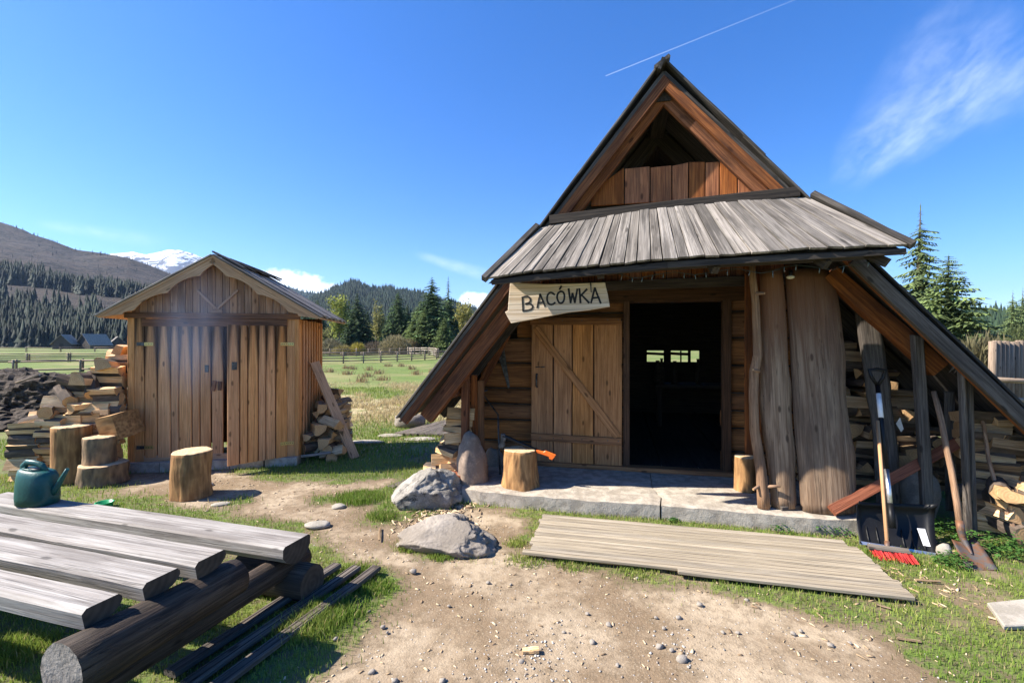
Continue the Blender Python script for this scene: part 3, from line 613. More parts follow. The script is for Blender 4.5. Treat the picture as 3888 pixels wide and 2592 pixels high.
# gable front: recessed boards below a dark smoke hole
gz0 = 3.0
gb = [(-.36, -.046), (-.036, .195), (.206, .396), (.406, .545), (.555, .694), (.704, .818), (.828, .974), (.984, 1.24)]
GBP = B0+.22
gable = wall_part('gable_backing', [(-.42, 2.95), (1.3, 2.95), (.95, 3.27), (-.1, 3.27)], GBP+.05, .02, M['beam_dark'])
for a0, a1 in gb:
    lim = lambda a: min(3.315+rng.uniform(-.012, .012), roof_z(a)-.16)
    Mx = axes(HUT(0, GBP, 0), HUT(0, GBP, 1), FRONT); inv = Mx.inverted()
    link('gable_board', prism_mesh([tuple((inv @ HUT(a, GBP, z))[:2]) for a, z in ((a0, gz0-.03), (a1, gz0-.03), (a1, lim(a1)), (a0, lim(a0)))], .025, .003), gable, M['gable'], Mx)
board('gable_beam', hut, HUT(-.74, B0+.07, 2.805), HUT(1.44, B0+.07, 2.92), .09, .14, FRONT, M['beam_dark'], seg=4, wob=.006)
# rafters: bargeboards in front, a second pair behind, lower pairs in the porch
def rafter(name, a0, z0, a1, z1, b, w_, t_, mat, par=hut, **k): return board(name, par, HUT(a0, b, z0), HUT(a1, b, z1), w_, t_, FRONT, mat, seg=5, wob=.004, **k)
def offs(a0, z0, a1, z1, d):                                  # shift a roof line inwards (downwards) by d
    v_ = Vector((a1-a0, z1-z0)).normalized(); n_ = Vector((v_.y, -v_.x)); n_ = n_ if n_.y < 0 else -n_
    return a0+n_.x*d, z0+n_.y*d, a1+n_.x*d, z1+n_.y*d
def pt_on(a, side): return roof_z(a)
for side, ax_, az_ in ((0, LX, LZ), (1, RX, RZ)):
    l = offs(AX, AZ, ax_, az_, .05); k0 = .10 if side else .0
    rafter('bargeboard', *l, B0+.06, .09, .05, M['rafter'])
    l = offs(AX, AZ, ax_, az_, .115)
    kx = .40 if side else .40
    rafter('rafter', l[0], l[1], l[0]+(l[2]-l[0])*kx, l[1]+(l[3]-l[1])*kx, B0+.15, .095, .06, M['rafter'])
    l = offs(AX, AZ, ax_, az_, .115)
    for bb in (-.25, 1.0, 2.2, 3.4): rafter('rafter', l[0], l[1], *(l[2:]), bb, .16, .10, M['beam_dark'])
board('ridge_beam', hut, HUT(AX, B0+.1, AZ-.16), HUT(AX, B1, AZ-.16), .14, .14, UP, M['beam_dark'])
# left porch: two heavier rafters reaching the ground side, wall plate and brace
l = offs(AX, AZ, LX, LZ, .20); rafter('porch_rafter', l[0]+(l[2]-l[0])*.45, l[1]+(l[3]-l[1])*.45, l[2]+.10, l[3]+.12, B0+.15, .15, .10, M['rafter'])
tube('wall_plate', hut, [HUT(-1.86, -1.0, 1.09), HUT(-1.86, 4.5, 1.09)], .075, [M['rafter'], M['end_shaded']], 10)
board('porch_brace', hut, HUT(-1.80, -.2, 1.0), HUT(-1.42, -.2, 1.72), .09, .06, FRONT, M['rafter'])
board('porch_post', hut, HUT(-1.72, -.90, .05), HUT(-1.71, -.90, 1.30), .075, .08, FRONT, M['rafter'])
board('porch_post', hut, HUT(-1.67, -.70, .05), HUT(-1.68, -.70, 1.25), .06, .06, FRONT, M['rafter'])
board('porch_post', hut, HUT(-1.62, -.60, .05), HUT(-1.63, -.60, 1.18), .07, .05, FRONT, M['log'])
# roof: deck and courses of planks, each plank its own board
roofL = link('roof', prism_mesh([(0, 0), (1, 0), (1, 1), (0, 1)], .03), hut, M['roof_dark'])
def deck(obj_, ax_, az_):
    p = [HUT(AX, B0+.03, AZ), HUT(ax_, B0+.03, az_), HUT(ax_, B1, az_), HUT(AX, B1, AZ)]; n_ = (p[1]-p[0]).cross(p[3]-p[0]).normalized(); n_ = n_ if n_.z > 0 else -n_
    Mx = axes(p[0], p[1], n_); inv = Mx.inverted(); me = prism_mesh([tuple((inv @ q)[:2]) for q in p], .03); me.materials.append(M['roof_dark']); return me, Mx, n_
for side, ax_, az_ in ((0, LX, LZ), (1, RX, RZ)):
    me, Mx, n_ = deck(None, ax_, az_)
    if side == 0: rf = roofL; rf.data = me; WM[rf] = Mx; rf.matrix_basis = WM[hut].inverted() @ Mx
    else: rf = link('roof', me, hut, None, Mx)
    P = lambda s, b, o: HUT(AX+(ax_-AX)*s, b, AZ+(az_-AZ)*s)+n_*o
    courses = ((.60, 1.015, .028), (.28, .66, .045), (-.012, .33, .064)) if side == 0 else ((.58, 1.01, .028), (.20, .64, .044), (-.012, .25, .062))
    for s0, s1, o in courses:
        b = B0
        while b < B1:
            wd = rng.uniform(.15, .23); e = rng.uniform(-.012, .012)
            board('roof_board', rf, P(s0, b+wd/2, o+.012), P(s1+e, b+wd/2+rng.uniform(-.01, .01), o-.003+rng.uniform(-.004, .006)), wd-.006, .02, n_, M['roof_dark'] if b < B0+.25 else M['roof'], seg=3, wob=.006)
            b += wd
board('ridge_cap', hut, HUT(AX-.02, B0-.03, AZ+.075), HUT(AX, B1, AZ+.085), .16, .03, (HUT.t*-.7+UP), M['roof_dark'])
board('ridge_cap', hut, HUT(AX-.03, B0-.04, AZ+.05), HUT(AX-.04, B0+.5, AZ+.12), .10, .03, (HUT.t*-1+UP*.4), M['roof_dark'])
# pent roof over the doorway
tops = [(-.84, 2.73), (-.47, 2.785), (.144, 2.86), (.951, 2.885), (1.50, 2.86)]
eav = [(-1.25, 2.19), (-.98, 2.23), (-.25, 2.27), (.27, 2.30), (.85, 2.315), (1.39, 2.34), (2.0, 2.335)]
def lerp_pts(P_, s):
    x = s*(len(P_)-1); i = min(int(x), len(P_)-2); f = x-i; return tuple(P_[i][k]+(P_[i+1][k]-P_[i][k])*f for k in (0, 1))
def lin(P_, s):                                               # by arc position in a
    a = P_[0][0]+(P_[-1][0]-P_[0][0])*s
    for i in range(len(P_)-1):
        if a <= P_[i+1][0]+1e-9: f = (a-P_[i][0])/(P_[i+1][0]-P_[i][0]); return a, P_[i][1]+(P_[i+1][1]-P_[i][1])*f
    return P_[-1]
PB0, PB1 = -1.21, -1.66
v_ = []; nseg = 12
for i in range(nseg+1):
    a, z = lin(tops, i/nseg); v_.append(HUT(a, PB0, z-.05)); a, z = lin(eav, i/nseg); v_.append(HUT(a, PB1+.03, z-.045))
bm = bmesh.new(); bv = [bm.verts.new(p) for p in v_]
for i in range(nseg): bm.faces.new((bv[2*i], bv[2*i+1], bv[2*i+3], bv[2*i+2]))
bmesh.ops.solidify(bm, geom=bm.faces[:], thickness=.018); bmesh.ops.recalc_face_normals(bm, faces=bm.faces)
me = bpy.data.meshes.new('pent'); bm.to_mesh(me); bm.free(); pent = link('pent_roof', me, hut, M['beam_dark'])
nb = 29; cuts = [0.]
for i in range(nb): cuts.append(cuts[-1]+rng.uniform(.8, 1.2)*(1.25 if i > 20 else 1.))
cuts = [c/cuts[-1] for c in cuts]
for i in range(nb):
    g0, g1 = cuts[i]+rng.uniform(.0006, .0016), cuts[i+1]-rng.uniform(.0006, .0016); j0, j1 = rng.uniform(-.004, .012), rng.uniform(-.004, .012)
    (a0, z0), (a1, z1), (e0, y0), (e1, y1) = lin(tops, g0), lin(tops, g1), lin(eav, g0), lin(eav, g1)
    q = [HUT(a0, PB0+.02, z0), HUT(a1, PB0+.02, z1), HUT(e1, PB1-j1, y1-j1), HUT(e0, PB1-j0, y0-j0)]
    mt, mb = (q[0]+q[1])/2, (q[2]+q[3])/2; nn = (mb-mt).cross(q[1]-q[0]); nn = (nn if nn.z > 0 else -nn).normalized(); Mx = axes(mt, mb, nn); iv = Mx.inverted()
    ol = []; pq = [(iv @ p).xy for p in q]
    for (p_, r_), k in zip(((pq[0], pq[1]), (pq[1], pq[2]), (pq[2], pq[3]), (pq[3], pq[0])), (1, 4, 2, 4)):
        for h in range(k): ol.append(tuple(p_.lerp(r_, h/k)+(Vector((rng.uniform(-.0015, .0015), rng.uniform(-.0025, .0025))) if h else Vector((0, 0)))))
    link('roof_board', prism_mesh(ol, .022, .002), pent, M['roof'], Mx @ Matrix.Translation((0, 0, .004*(i % 2)+rng.uniform(0, .003))) @ Matrix.Rotation(rng.uniform(-.012, .012), 4, 'X'))
board('eave_fascia', pent, HUT(-1.22, PB1+.02, 2.155), HUT(.3, PB1+.03, 2.255), .05, .03, FRONT, M['beam_dark'], seg=4, wob=.006)
board('eave_fascia', pent, HUT(.3, PB1+.03, 2.255), HUT(1.99, PB1+.02, 2.29), .05, .03, FRONT, M['beam_dark'], seg=4, wob=.006)
for (ta, tz), (ea, ez), sg in (((-.87, 2.75), (-1.28, 2.185), -1), ((1.53, 2.88), (2.03, 2.33), 1)):
    p0, p1 = HUT(ta, PB0+.02, tz+.01), HUT(ea, PB1-.01, ez-.005); board('verge_board', pent, p0, p1, .07, .05, HUT.t*sg+UP*.5, M['roof_dark'], seg=4, wob=.008)
for a0, a1 in ((-1.0, -1.12), (-.2, -.25), (.6, .68), (1.3, 1.5), (1.6, 1.9)):
    s = (a0+.93)/2.6; a0 *= .9; board('pent_rafter', pent, HUT(a0, PB0+.05, 2.66), HUT(a1, PB1+.08, 2.19+.03*s), .06, .07, UP, M['beam_dark'])
tube('eave_pole', pent, [HUT(-1.1, -1.36, 2.23), HUT(.3, -1.36, 2.30), HUT(1.9, -1.36, 2.33)], .045, [M['beam_dark'], M['end_shaded']], 10, .05)
# right lean-to front: weathered verge board over the wood store
l = offs(AX, AZ, RX, RZ, .06); f0 = .50
rafter('verge_rafter', l[0]+(l[2]-l[0])*f0, l[1]+(l[3]-l[1])*f0, l[2], l[3], B0-.01, .10, .05, M['greypost'])
board('porch_rafter', hut, HUT.on(*q6(560, 110), -.9), HUT.on(*q6(1085, 570), -.9), .15, .10, FRONT, M['rafter'], seg=5, wob=.005)

# ------------------------------------------------------------------ things on and around the hut
# name board
def OnHut(q, b): return HUT.on(q[0], q[1], b)
sb = -1.34
sign_px = [(655, 175), (720, 186), (850, 192), (1000, 190), (1190, 183), (1206, 250), (1218, 320), (1100, 340), (980, 353), (870, 375), (760, 396), (660, 414), (640, 380), (625, 350), (641, 343), (645, 290), (650, 230)]
pts = [OnHut(q4(*p), sb) for p in sign_px]; c = HUT.on(*q4(640, 300), sb)
Mx = axes(c, c+HUT.t, FRONT); inv = Mx.inverted()
sign = tag(link('name_board', prism_mesh([tuple((inv @ p)[:2]) for p in pts], .03, .004), None, M['sign'], Mx), 'pale wooden name board reading BACÓWKA under the eave', 'sign')
strokes = [[(728, 345), (726, 305), (724, 268)], [(724, 268), (750, 262), (768, 275), (765, 295), (742, 305)], [(742, 305), (770, 305), (782, 322), (768, 338), (728, 345)],
           [(808, 325), (816, 285), (824, 250)], [(824, 250), (838, 285), (852, 318)], [(813, 300), (845, 293)],
           [(905, 252), (885, 240), (868, 252), (863, 280), (873, 304), (892, 308), (908, 298)],
           [(941, 234), (925, 245), (920, 270), (930, 296), (945, 300), (958, 285), (961, 255), (953, 238), (941, 234)], [(934, 222), (944, 205)],
           [(985, 220), (996, 298)], [(996, 298), (1007, 245)], [(1007, 245), (1020, 296)], [(1020, 296), (1034, 222)],
           [(1046, 220), (1052, 298)], [(1088, 222), (1050, 262)], [(1060, 256), (1100, 298)],
           [(1112, 298), (1122, 258), (1133, 215)], [(1133, 215), (1150, 260), (1166, 300)], [(1117, 272), (1156, 268)]]
def ribbon(lines, wd, th):
    v, f = [], []
    for ln in lines:
        P2 = [Vector((inv @ OnHut(q4(*p), sb))[:2]) for p in ln]
        if len(P2) > 2:                                        # smooth the hand drawn curve
            Q = []
            for i in range(len(P2)-1):
                a, b, c2, d = P2[max(i-1, 0)], P2[i], P2[i+1], P2[min(i+2, len(P2)-1)]
                for k in range(4):
                    t = k/4; Q.append(.5*((2*b)+(c2-a)*t+(2*a-5*b+4*c2-d)*t*t+(3*b-a-3*c2+d)*t**3))
            P2 = Q+[P2[-1]]
        o = len(v); n = len(P2)
        for i, p in enumerate(P2):
            d = (P2[min(i+1, n-1)]-P2[max(i-1, 0)]).normalized(); s = Vector((-d.y, d.x))*wd*(.85+.3*abs(math.sin(i*1.7+o)))
            e = -d*wd*.6 if i == 0 else (d*wd*.6 if i == n-1 else Vector((0, 0)))
            for z in (.0, th): v += [(p.x+s.x+e.x, p.y+s.y+e.y, z), (p.x-s.x+e.x, p.y-s.y+e.y, z)]
        for i in range(n-1):
            a, b = o+i*4, o+i*4+4
            f += [(a+2, b+2, b+3, a+3), (a, a+2, b+2, b)[::-1], (a+1, b+1, b+3, a+3)[::-1]]
        f += [(o, o+1, o+3, o+2), (o+n*4-4, o+n*4-2, o+n*4-1, o+n*4-3)]
    return mesh('lettering', v, f)
lt = link('lettering', ribbon(strokes, .0085, .003), sign, M['letter'], Mx @ Matrix.Translation((0, 0, .0148)))
tube('hook', sign, [OnHut(q4(1108, 178), sb-.03), OnHut(q4(1110, 210), sb-.035), OnHut(q4(1112, 240), sb-.03)], .006, M['steel'], 6)
tube('hanger', sign, [OnHut(q4(700, 180), sb), OnHut(q4(705, 120), sb+.02)], .005, M['steel'], 6)
# string of icicle lights
fl = thing('fairy_lights', 'unlit string of small icicle lights under the front eave', 'lights', HUT(.5, -1.55, 2.2))
wp = [HUT(-.15+2.05*k/24, -1.5, 2.225-.05*abs(math.sin(k*.55))+rng.uniform(-.012, .012)+.03*k/24) for k in range(25)]
tube('wire', fl, wp, .003, M['wire'], 5)
for i, p in enumerate(wp[1:-1]):
    if i % 2 == 0 or rng.random() < .4: tube('bulb', fl, [p, p+Vector((rng.uniform(-.012, .012), 0, -rng.uniform(.035, .06)))], .004, M['bulb'], 5)
p = OnHut(q6(378, 128), -.95); lm = thing('porch_lamp', 'small round glass lamp under the eave above the wide slab', 'lamp', p+Vector((0, 0, .04)))
link('shade', blob(.035, .035, .018, 3, .02, 2), lm, M['lamp'], Matrix.Translation(p)); tube('holder', lm, [p+Vector((0, 0, .012)), p+Vector((0, 0, .06))], .016, M['black'], 8)
# hand saw on the wall
saw = thing('hand_saw', 'dark hand saw hanging on the log wall left of the door', 'saw', OnHut(q4(600, 560), -.06))
world_outline('blade', saw, [OnHut(q4(*p), -.055) for p in ((572, 555), (618, 545), (650, 772), (640, 782))], .004, FRONT, M['steel'], 0)
world_outline('handle', saw, [OnHut(q4(*p), -.06) for p in ((555, 520), (600, 505), (622, 545), (600, 575), (570, 580), (560, 550))], .025, FRONT, M['beam_dark'])
# iron rod leaning on the wall
tag(tube('iron_rod', None, [HUT(-1.40, -.62, .13), HUT(-1.52, -.25, .75), OnHut(q4(497, 815), -.10), OnHut(q4(480, 805), -.09), OnHut(q4(525, 792), -.1)], .011, M['steel'], 7), 'thin dark iron rod leaning against the wall by the axe', 'rod')

# chopping block with the axe
def stump_mesh(r0, r1, h, seed, sides=54, rings=12, lump=.05, tilt=0.):
    v, f, mi = [], [], []
    for i in range(rings+1):
        s = i/rings
        for k in range(sides):
            a = 2*math.pi*k/sides; r = r0+(r1-r0)*s
            q = Vector((math.cos(a)*1.6, math.sin(a)*1.6, s*1.3+seed*5)); r *= 1+mnoise.noise(q)*lump*2.2+mnoise.noise(q*4)*lump*.6+mnoise.noise(Vector((math.cos(a)*9, math.sin(a)*9, s*1.5+seed)))*.028+(.10*(1-s)**6 if not s > 1 else 0)*max(0, mnoise.noise(Vector((math.cos(a)*2.2, math.sin(a)*2.2, seed*3.3))))*2
            v.append((math.cos(a)*r, math.sin(a)*r, h*s+(tilt*math.cos(a)*r if i == rings else 0)+(mnoise.noise(q*3)*.006 if i == rings else 0)))
    for i in range(rings):
        for k in range(sides): f.append((i*sides+k, i*sides+(k+1) % sides, (i+1)*sides+(k+1) % sides, (i+1)*sides+k)); mi.append(0)
    n0 = len(v); rb = rings*sides
    for k in range(sides): x, y, z = v[rb+k]; v.append((x*.93, y*.93, z+.006))
    v.append((0, 0, h+.007)); cc = len(v)-1
    for k in range(sides):
        f.append((rb+k, rb+(k+1) % sides, n0+(k+1) % sides, n0+k)); mi.append(1); f.append((n0+k, n0+(k+1) % sides, cc)); mi.append(1)
    me = mesh('stump', v, f, False, mi); me.polygons.foreach_set('use_smooth', [x == 0 for x in mi]); return me
def stump(name, label, loc, r0, r1, h, seed, mats, rz=0., group=None, tilt=0., lump=.05):
    return tag(link(name, stump_mesh(r0, r1, h, seed, lump=lump, tilt=tilt), None, list(mats), rot(loc, rz)), label, 'stump', group)
ST = (M['stumpside'], M['endz']); SB = (M['stumpbark'], M['endz'])
cb = G(1975, 1858, .13)+Vector((0, .17, 0)); stump('chopping_block', 'knotty chopping block with an axe lying on it by the hut door', (cb.x, cb.y, .125), .20, .165, .375, 3, ST, .4, lump=.06)
axe = thing('axe', 'black axe with an orange handle end lying on the chopping block', 'axe', (cb.x, cb.y, .5))
bA = -.93
hp = [OnHut(q4(*p), bA) for p in ((612, 1052), (640, 1062), (700, 1090), (760, 1115), (805, 1135))]
tube('shaft', axe, hp, [.017, .016, .015, .015, .016], M['black'], 8, squash=1.3)
gp = [OnHut(q4(*p), bA-.005) for p in ((800, 1128), (842, 1140), (852, 1134), (912, 1158), (905, 1172), (890, 1188), (876, 1182), (872, 1170), (840, 1158), (802, 1146))]
world_outline('grip', axe, gp, .026, FRONT, M['orange'], .006)
hd = [OnHut(q4(*p), bA) for p in ((600, 1040), (622, 1038), (634, 1062), (622, 1085), (624, 1110), (608, 1122), (588, 1120), (586, 1108), (598, 1080))]
world_outline('head', axe, hd, .028, FRONT, M['steel'], .006)
# standing stone, boulders
p = G(1790, 1845, .1); tag(link('standing_stone', blob(.17, .15, .42, 4, .16, 4, -.55), None, M['rock3'], rot((p.x, p.y+.08, .22), .5, 0, R(-4))), 'tall brown upright stone beside the chopping block', 'stone')
pr = G(1870, 1790, .1); tag(link('dark_stone', blob(.13, .12, .17, 14, .2, 3), None, M['rock2'], rot((pr.x, pr.y+.2, .16))), 'dark rounded stone in the shade behind the upright stone', 'stone')
b1 = (G(1500, 1915)+G(1740, 1925))/2+Vector((-.02, .10, 0)); tag(link('boulder', blob(.37, .30, .25, 9, .26, 6, -.45, 1.3, 3), None, M['rock1'], rot((b1.x, b1.y+.05, .07), .3)), 'large speckled grey boulder with a ridged top by the step corner', 'boulder')
b2 = (G(1560, 2040)+G(1830, 2050))/2; tag(link('boulder', blob(.36, .29, .19, 21, .30, 6, -.35, 1.5, 5), None, M['rock2'], rot((b2.x+.005, b2.y-.07, .035), -.35)), 'smooth tan grey boulder in front of the speckled boulder', 'boulder')
for (u, v, r, l) in ((790, 1843, .045, 'small pale stone sunk in the earth right of the lone stump'), (1285, 1925, .05, 'small round stone in the trodden earth left of the boulders')):
    q = G(u, v); tag(link('small_stone', blob(r*1.4, r, r*.6, u % 17, .2, 3), None, M['flag'], rot((q.x, q.y, .005), u)), l, 'stone')
q = G(1205, 1995); tag(link('flat_stone', blob(.11, .07, .03, 5, .15, 3), None, M['flag'], rot((q.x, q.y, .008), .1)), 'flat pale stone sunk in the earth beyond the bench end', 'stone')
q = G(840, 1915); tag(link('flat_stone', blob(.09, .05, .02, 6, .15, 3), None, M['flag'], rot((q.x, q.y, .006), .3)), 'flat pale stone sunk in the earth before the lone stump', 'stone')
# pebbles lying on the earth
px_l = [(1570, 2170, .030), (1853, 2212, .018), (1940, 2218, .013), (2420, 2195, .016), (2655, 2295, .026), (2835, 2278, .017), (2577, 2345, .022), (2310, 2372, .022), (2230, 2330, .016), (2520, 2385, .018), (2250, 2440, .024), (2140, 2400, .014), (2505, 2455, .026), (2550, 2468, .018), (3155, 2450, .022), (3010, 2405, .018), (3040, 2395, .014), (1705, 2300, .014), (1980, 2513, .020), (1410, 2553, .022), (1275, 2425, .016), (1455, 2380, .018), (1470, 2400, .012), (2745, 2400, .015), (2800, 2402, .016), (3225, 2440, .014), (1500, 2585, .02), (1680, 2585, .022), (2590, 2505, .035), (2345, 2525, .014), (2490, 2345, .014)]
pm_ = [blob(1.2, .95, .75, 40+i, .3, 2, None, 1.2, 6) for i in range(5)]
for i, (u, v, r) in enumerate(px_l):
    q = G(u, v); o = link('pebble', pm_[i % 5], None, None, rot((q.x, q.y, r*.2), u*.7, 0, 0, r*.8))
    if not pm_[i % 5].materials: pm_[i % 5].materials.append(M['pebble'])
    tag(o, 'small grey pebble on the earth ' + ('between the picnic table and the boulders' if u < 1800 and v < 2350 else 'near the bottom edge left of the wood scrap' if u < 2000 and v >= 2350 else 'just below the slatted walkway' if v < 2330 else 'near the bottom edge right of the wood scrap' if u < 2480 else 'at the lower middle below the walkway\'s middle' if u < 2900 else 'at the right by the grass edge'), 'pebble', 'pebbles on the trodden earth')
q = G(2015, 2480); tag(board('wood_scrap', None, q+Vector((-.04, 0, .012)), q+Vector((.04, .005, .016)), .03, .022, UP, M['split'], seg=3, wob=.004), 'orange brown scrap of split wood lying on the earth', 'wood scrap')

# slatted walkway in front of the step
wk = thing('slatted_walkway', 'pale slatted wooden walkway lying in front of the concrete step', 'walkway', HUT(.45, -1.85, 0))
nsl = 15
for i in range(nsl):
    f = i/(nsl-1); b = -1.50-f*.80
    a0 = -.77+rng.uniform(-.01, .01)+(.03 if f > .75 else 0); a1 = 1.68+rng.uniform(-.012, .012)-(.06 if f < .12 else 0)
    if i == nsl-2: a0 = -.80
    if i == nsl-1: a0 = .30
    z = .034+rng.uniform(-.003, .003)
    for g_, wd in ((-.0145, .023), (.0125, .023)):            # each slat is grooved down the middle
        pass
    s = board('slat', wk, HUT(a0, b, z), HUT(a1, b-.02, z), .051, .026, UP, M['slat'], seg=6, wob=.0022, ch=.005)
    dk = board('groove', s, HUT(a0+.003, b+.004, z+.0125), HUT(a1-.003, b-.016, z+.0125), .004, .003, UP, M['greypost'], seg=1, wob=0, ch=.0005)
for a in (-.6, .2, 1.0, 1.55): board('bearer', wk, HUT(a, -1.47, .008), HUT(a, -2.27, .008), .06, .024, UP, M['beam_dark'])
# second slatted walkway beside the table
w2 = thing('narrow_walkway', 'three narrow weathered slats lying in the grass beside the picnic table', 'walkway', G(1300, 2250))
for (u0, v0), (u1, v1) in (((1430, 2155), (800, 2620)), ((1355, 2152), (705, 2600)), ((1280, 2145), (640, 2560))):
    p, e = G(u0, v0, .03), G(u1, v1, .03); d = (e-p); s = board('slat', w2, p, e, .075, .03, UP, M['greypost'], seg=6, wob=.003, ch=.006)
    for k in (-.018, .018):
        n_ = Vector((-d.y, d.x, 0)).normalized()*k; board('groove', s, p+n_+Vector((0, 0, .015)), e+n_+Vector((0, 0, .015)), .008, .003, UP, M['beam_dark'], seg=1, wob=0, ch=.0005)

# ------------------------------------------------------------------ picnic table of split logs
tb = G(900, 2150, 0); tbl = thing('picnic_table', 'low rustic picnic table with silvered half log planks and bench', 'picnic table', (-1.6, 2.1, 0))
TD = Vector((.959, -.284, 0)).normalized(); TN = Vector((-TD.y, TD.x, 0))
def half_log(name, pe, length, wd, th, mat, seat=False):
    """plank with flat top, flat near side and rounded lower far side; pe = top near corner at the right end"""
    prof = [(0, 0), (.012, .008)] if False else []
    n = 7; out_ = [(.0, -.018), (.016, 0), (wd-.014, 0), (wd, -.016)]
    for k in range(1, n): a = k/n*math.pi/2; out_.append((wd*.35+(wd*.65+.004)*math.cos(a), -.016-(th-.016)*math.sin(a)))
    out_ += [(wd*.3, -th), (.012, -th)]
    if seat: out_ = [(-.002, -.012), (.012, 0), (wd-.012, 0), (wd+.004, -.014)]+[(wd/2+(wd/2+.012)*math.cos(k/8*math.pi), -.02-(th-.02)*math.sin(k/8*math.pi)) for k in range(1, 8)]
    seg = 14; v, f = [], []
    for i in range(seg+1):
        s = i/seg
        for (y, z) in out_:
            j = mnoise.noise(Vector((s*5, y*9, wd*77)))*.006+mnoise.noise(Vector((s*17, y*20, wd*31)))*.003
            v.append((length*s, y+j*(1 if y < .02 or y > wd-.03 else 0), z+(j*.8 if z < -.005 else j*.35)))
    m_ = len(out_)
    for i in range(seg):
        for k in range(m_): f.append((i*m_+k, i*m_+(k+1) % m_, (i+1)*m_+(k+1) % m_, (i+1)*m_+k))
    mi = [0]*len(f); f.append(tuple(reversed(range(m_)))); mi.append(1); f.append(tuple(seg*m_+k for k in range(m_))); mi.append(1)
    me = mesh('half_log', v, f, False, mi); bm = bmesh.new(); bm.from_mesh(me); bmesh.ops.recalc_face_normals(bm, faces=bm.faces); bm.to_mesh(me); bm.free()
    Mx = Matrix((TD, TN, UP)).transposed().to_4x4(); Mx.translation = pe-TD*length
    return link(name, me, tbl, [M['table'], M['end_shaded']], Mx)
TZ, SZ = .55, .39
for (nx_, ny_), (fx_, fy_) in ((q2(1065, 915), q2(1255, 838)), (q2(778, 1030), q2(992, 935)), (q2(440, 1178), q2(688, 1078))):
    p, q = G(nx_, ny_, TZ), G(fx_, fy_, TZ); half_log('tabletop_plank', p, 2.6, (q-p).dot(TN), .085, 'table')
p, q = G(*q2(1545, 832), SZ), G(*q2(1695, 757), SZ); half_log('bench_seat', p, 2.95, (q-p).dot(TN)+.01, .135, 'table', True)
SEATFAR = p+TN*.26
half_log('bench_seat', SEATFAR-TN*1.95-TD*.1, 2.6, .22, .135, 'table', True)
for off in (0, 1.75):
    e = SEATFAR+TN*.05-TD*(.13+off); e.z = .20; s_ = e-TN*2.25
    tube('foot_log', tbl, [s_+(e-s_)*k/8+Vector((0, 0, rng.uniform(-.004, .004))) for k in range(9)], [.085-.012*k/8 for k in range(9)], [M['table_log'], M['end_shaded']], 14, .03, 3)
    pr_ = G(*q2(1068, 916), TZ); pm2 = G(*q2(440, 1178), TZ); f_ = pr_+TN*.24-TD*(.02+off); n_ = pm2-TN*.085-TD*(.03+off)
    n_ = f_-TN*((f_-n_).dot(TN)); f_.z = n_.z = TZ-.085-.095
    tube('table_log', tbl, [n_+(f_-n_)*k/8 for k in range(9)], [.115-.022*k/8 for k in range(9)], [M['table_log'], M['end_grey']], 16, .025, 5)
    c_ = G(*q2(1690, 1020), .1) - TD*off; tube('sleeper_log', tbl, [c_-TD*.55, c_-TD*.25, c_+TD*.02], [.11, .113, .11], [M['table_log'], M['end_shaded']], 14, .03, 8)
    c2_ = c_-TN*1.7; tube('sleeper_log', tbl, [c2_-TD*.55, c2_-TD*.25, c2_+TD*.02], [.11, .113, .11], [M['table_log'], M['end_shaded']], 14, .03, 9)
# watering can on the bench
wc = G(*q2(205, 590), SZ); can = thing('watering_can', 'dark green plastic watering can standing on the bench seat', 'watering can', wc)
def loft(secs, closed=True, smooth=True):
    v, f = [], []; n = len(secs[0])
    for s in secs: v += s
    for i in range(len(secs)-1):
        for k in range(n): f.append((i*n+k, i*n+(k+1) % n, (i+1)*n+(k+1) % n, (i+1)*n+k))
    f.append(tuple(reversed(range(n)))); f.append(tuple((len(secs)-1)*n+k for k in range(n)))
    return mesh('loft', v, f, smooth)
def oval(cx, cy, z, rx, ry, n=28, p=2.6, tz=0.):
    o = []
    for k in range(n):
        a = 2*math.pi*k/n; c_, s_ = math.cos(a), math.sin(a)
        x = math.copysign(abs(c_)**(2/p), c_)*rx; o.append((cx+x, cy+math.copysign(abs(s_)**(2/p), s_)*ry, z+tz*x))
    return o
cs = .00142                                                   # metres per measured unit
rx0 = 98*cs*1.0; CM = Matrix.Translation(wc) @ Matrix.Rotation(R(-4), 4, 'Z')
body = loft([oval(0, 0, .0, rx0*.88, .088), oval(0, 0, .008, rx0*.97, .095), oval(0, 0, .06, rx0*1.0, .098), oval(0, 0, .15, rx0*.97, .094), oval(0, 0, .215, rx0*.93, .088, tz=-.03), oval(-.004, 0, .252, rx0*.86, .074, tz=-.10), oval(-.006, 0, .262, rx0*.72, .058, tz=-.12)])
bo = link('body', body, can, M['can'], CM)
link('filler_hole', loft([oval(.0, 0, .2655, .055, .034, 20, 2, -.12), oval(.0, 0, .2665, .055, .034, 20, 2, -.12)]), can, M['black'], CM)
tube('handle', can, [CM @ Vector(q_) for q_ in ((-.115, 0, .21), (-.112, 0, .285), (-.085, 0, .312), (-.02, 0, .306), (.035, 0, .292), (.07, 0, .23))], [.02, .019, .017, .016, .017, .02], M['can'], 12, squash=1.4)
tube('spout', can, [CM @ Vector(q_) for q_ in ((.105, 0, .07), (.16, 0, .13), (.215, 0, .22), (.245, 0, .268))], [.03, .021, .015, .012], M['can'], 12)
tube('rim', can, [CM @ Vector(q_) for q_ in ((-.1, 0, .278), (-.06, -.05, .274), (.02, -.052, .264), (.05, -.02, .258))], .006, M['can'], 6)
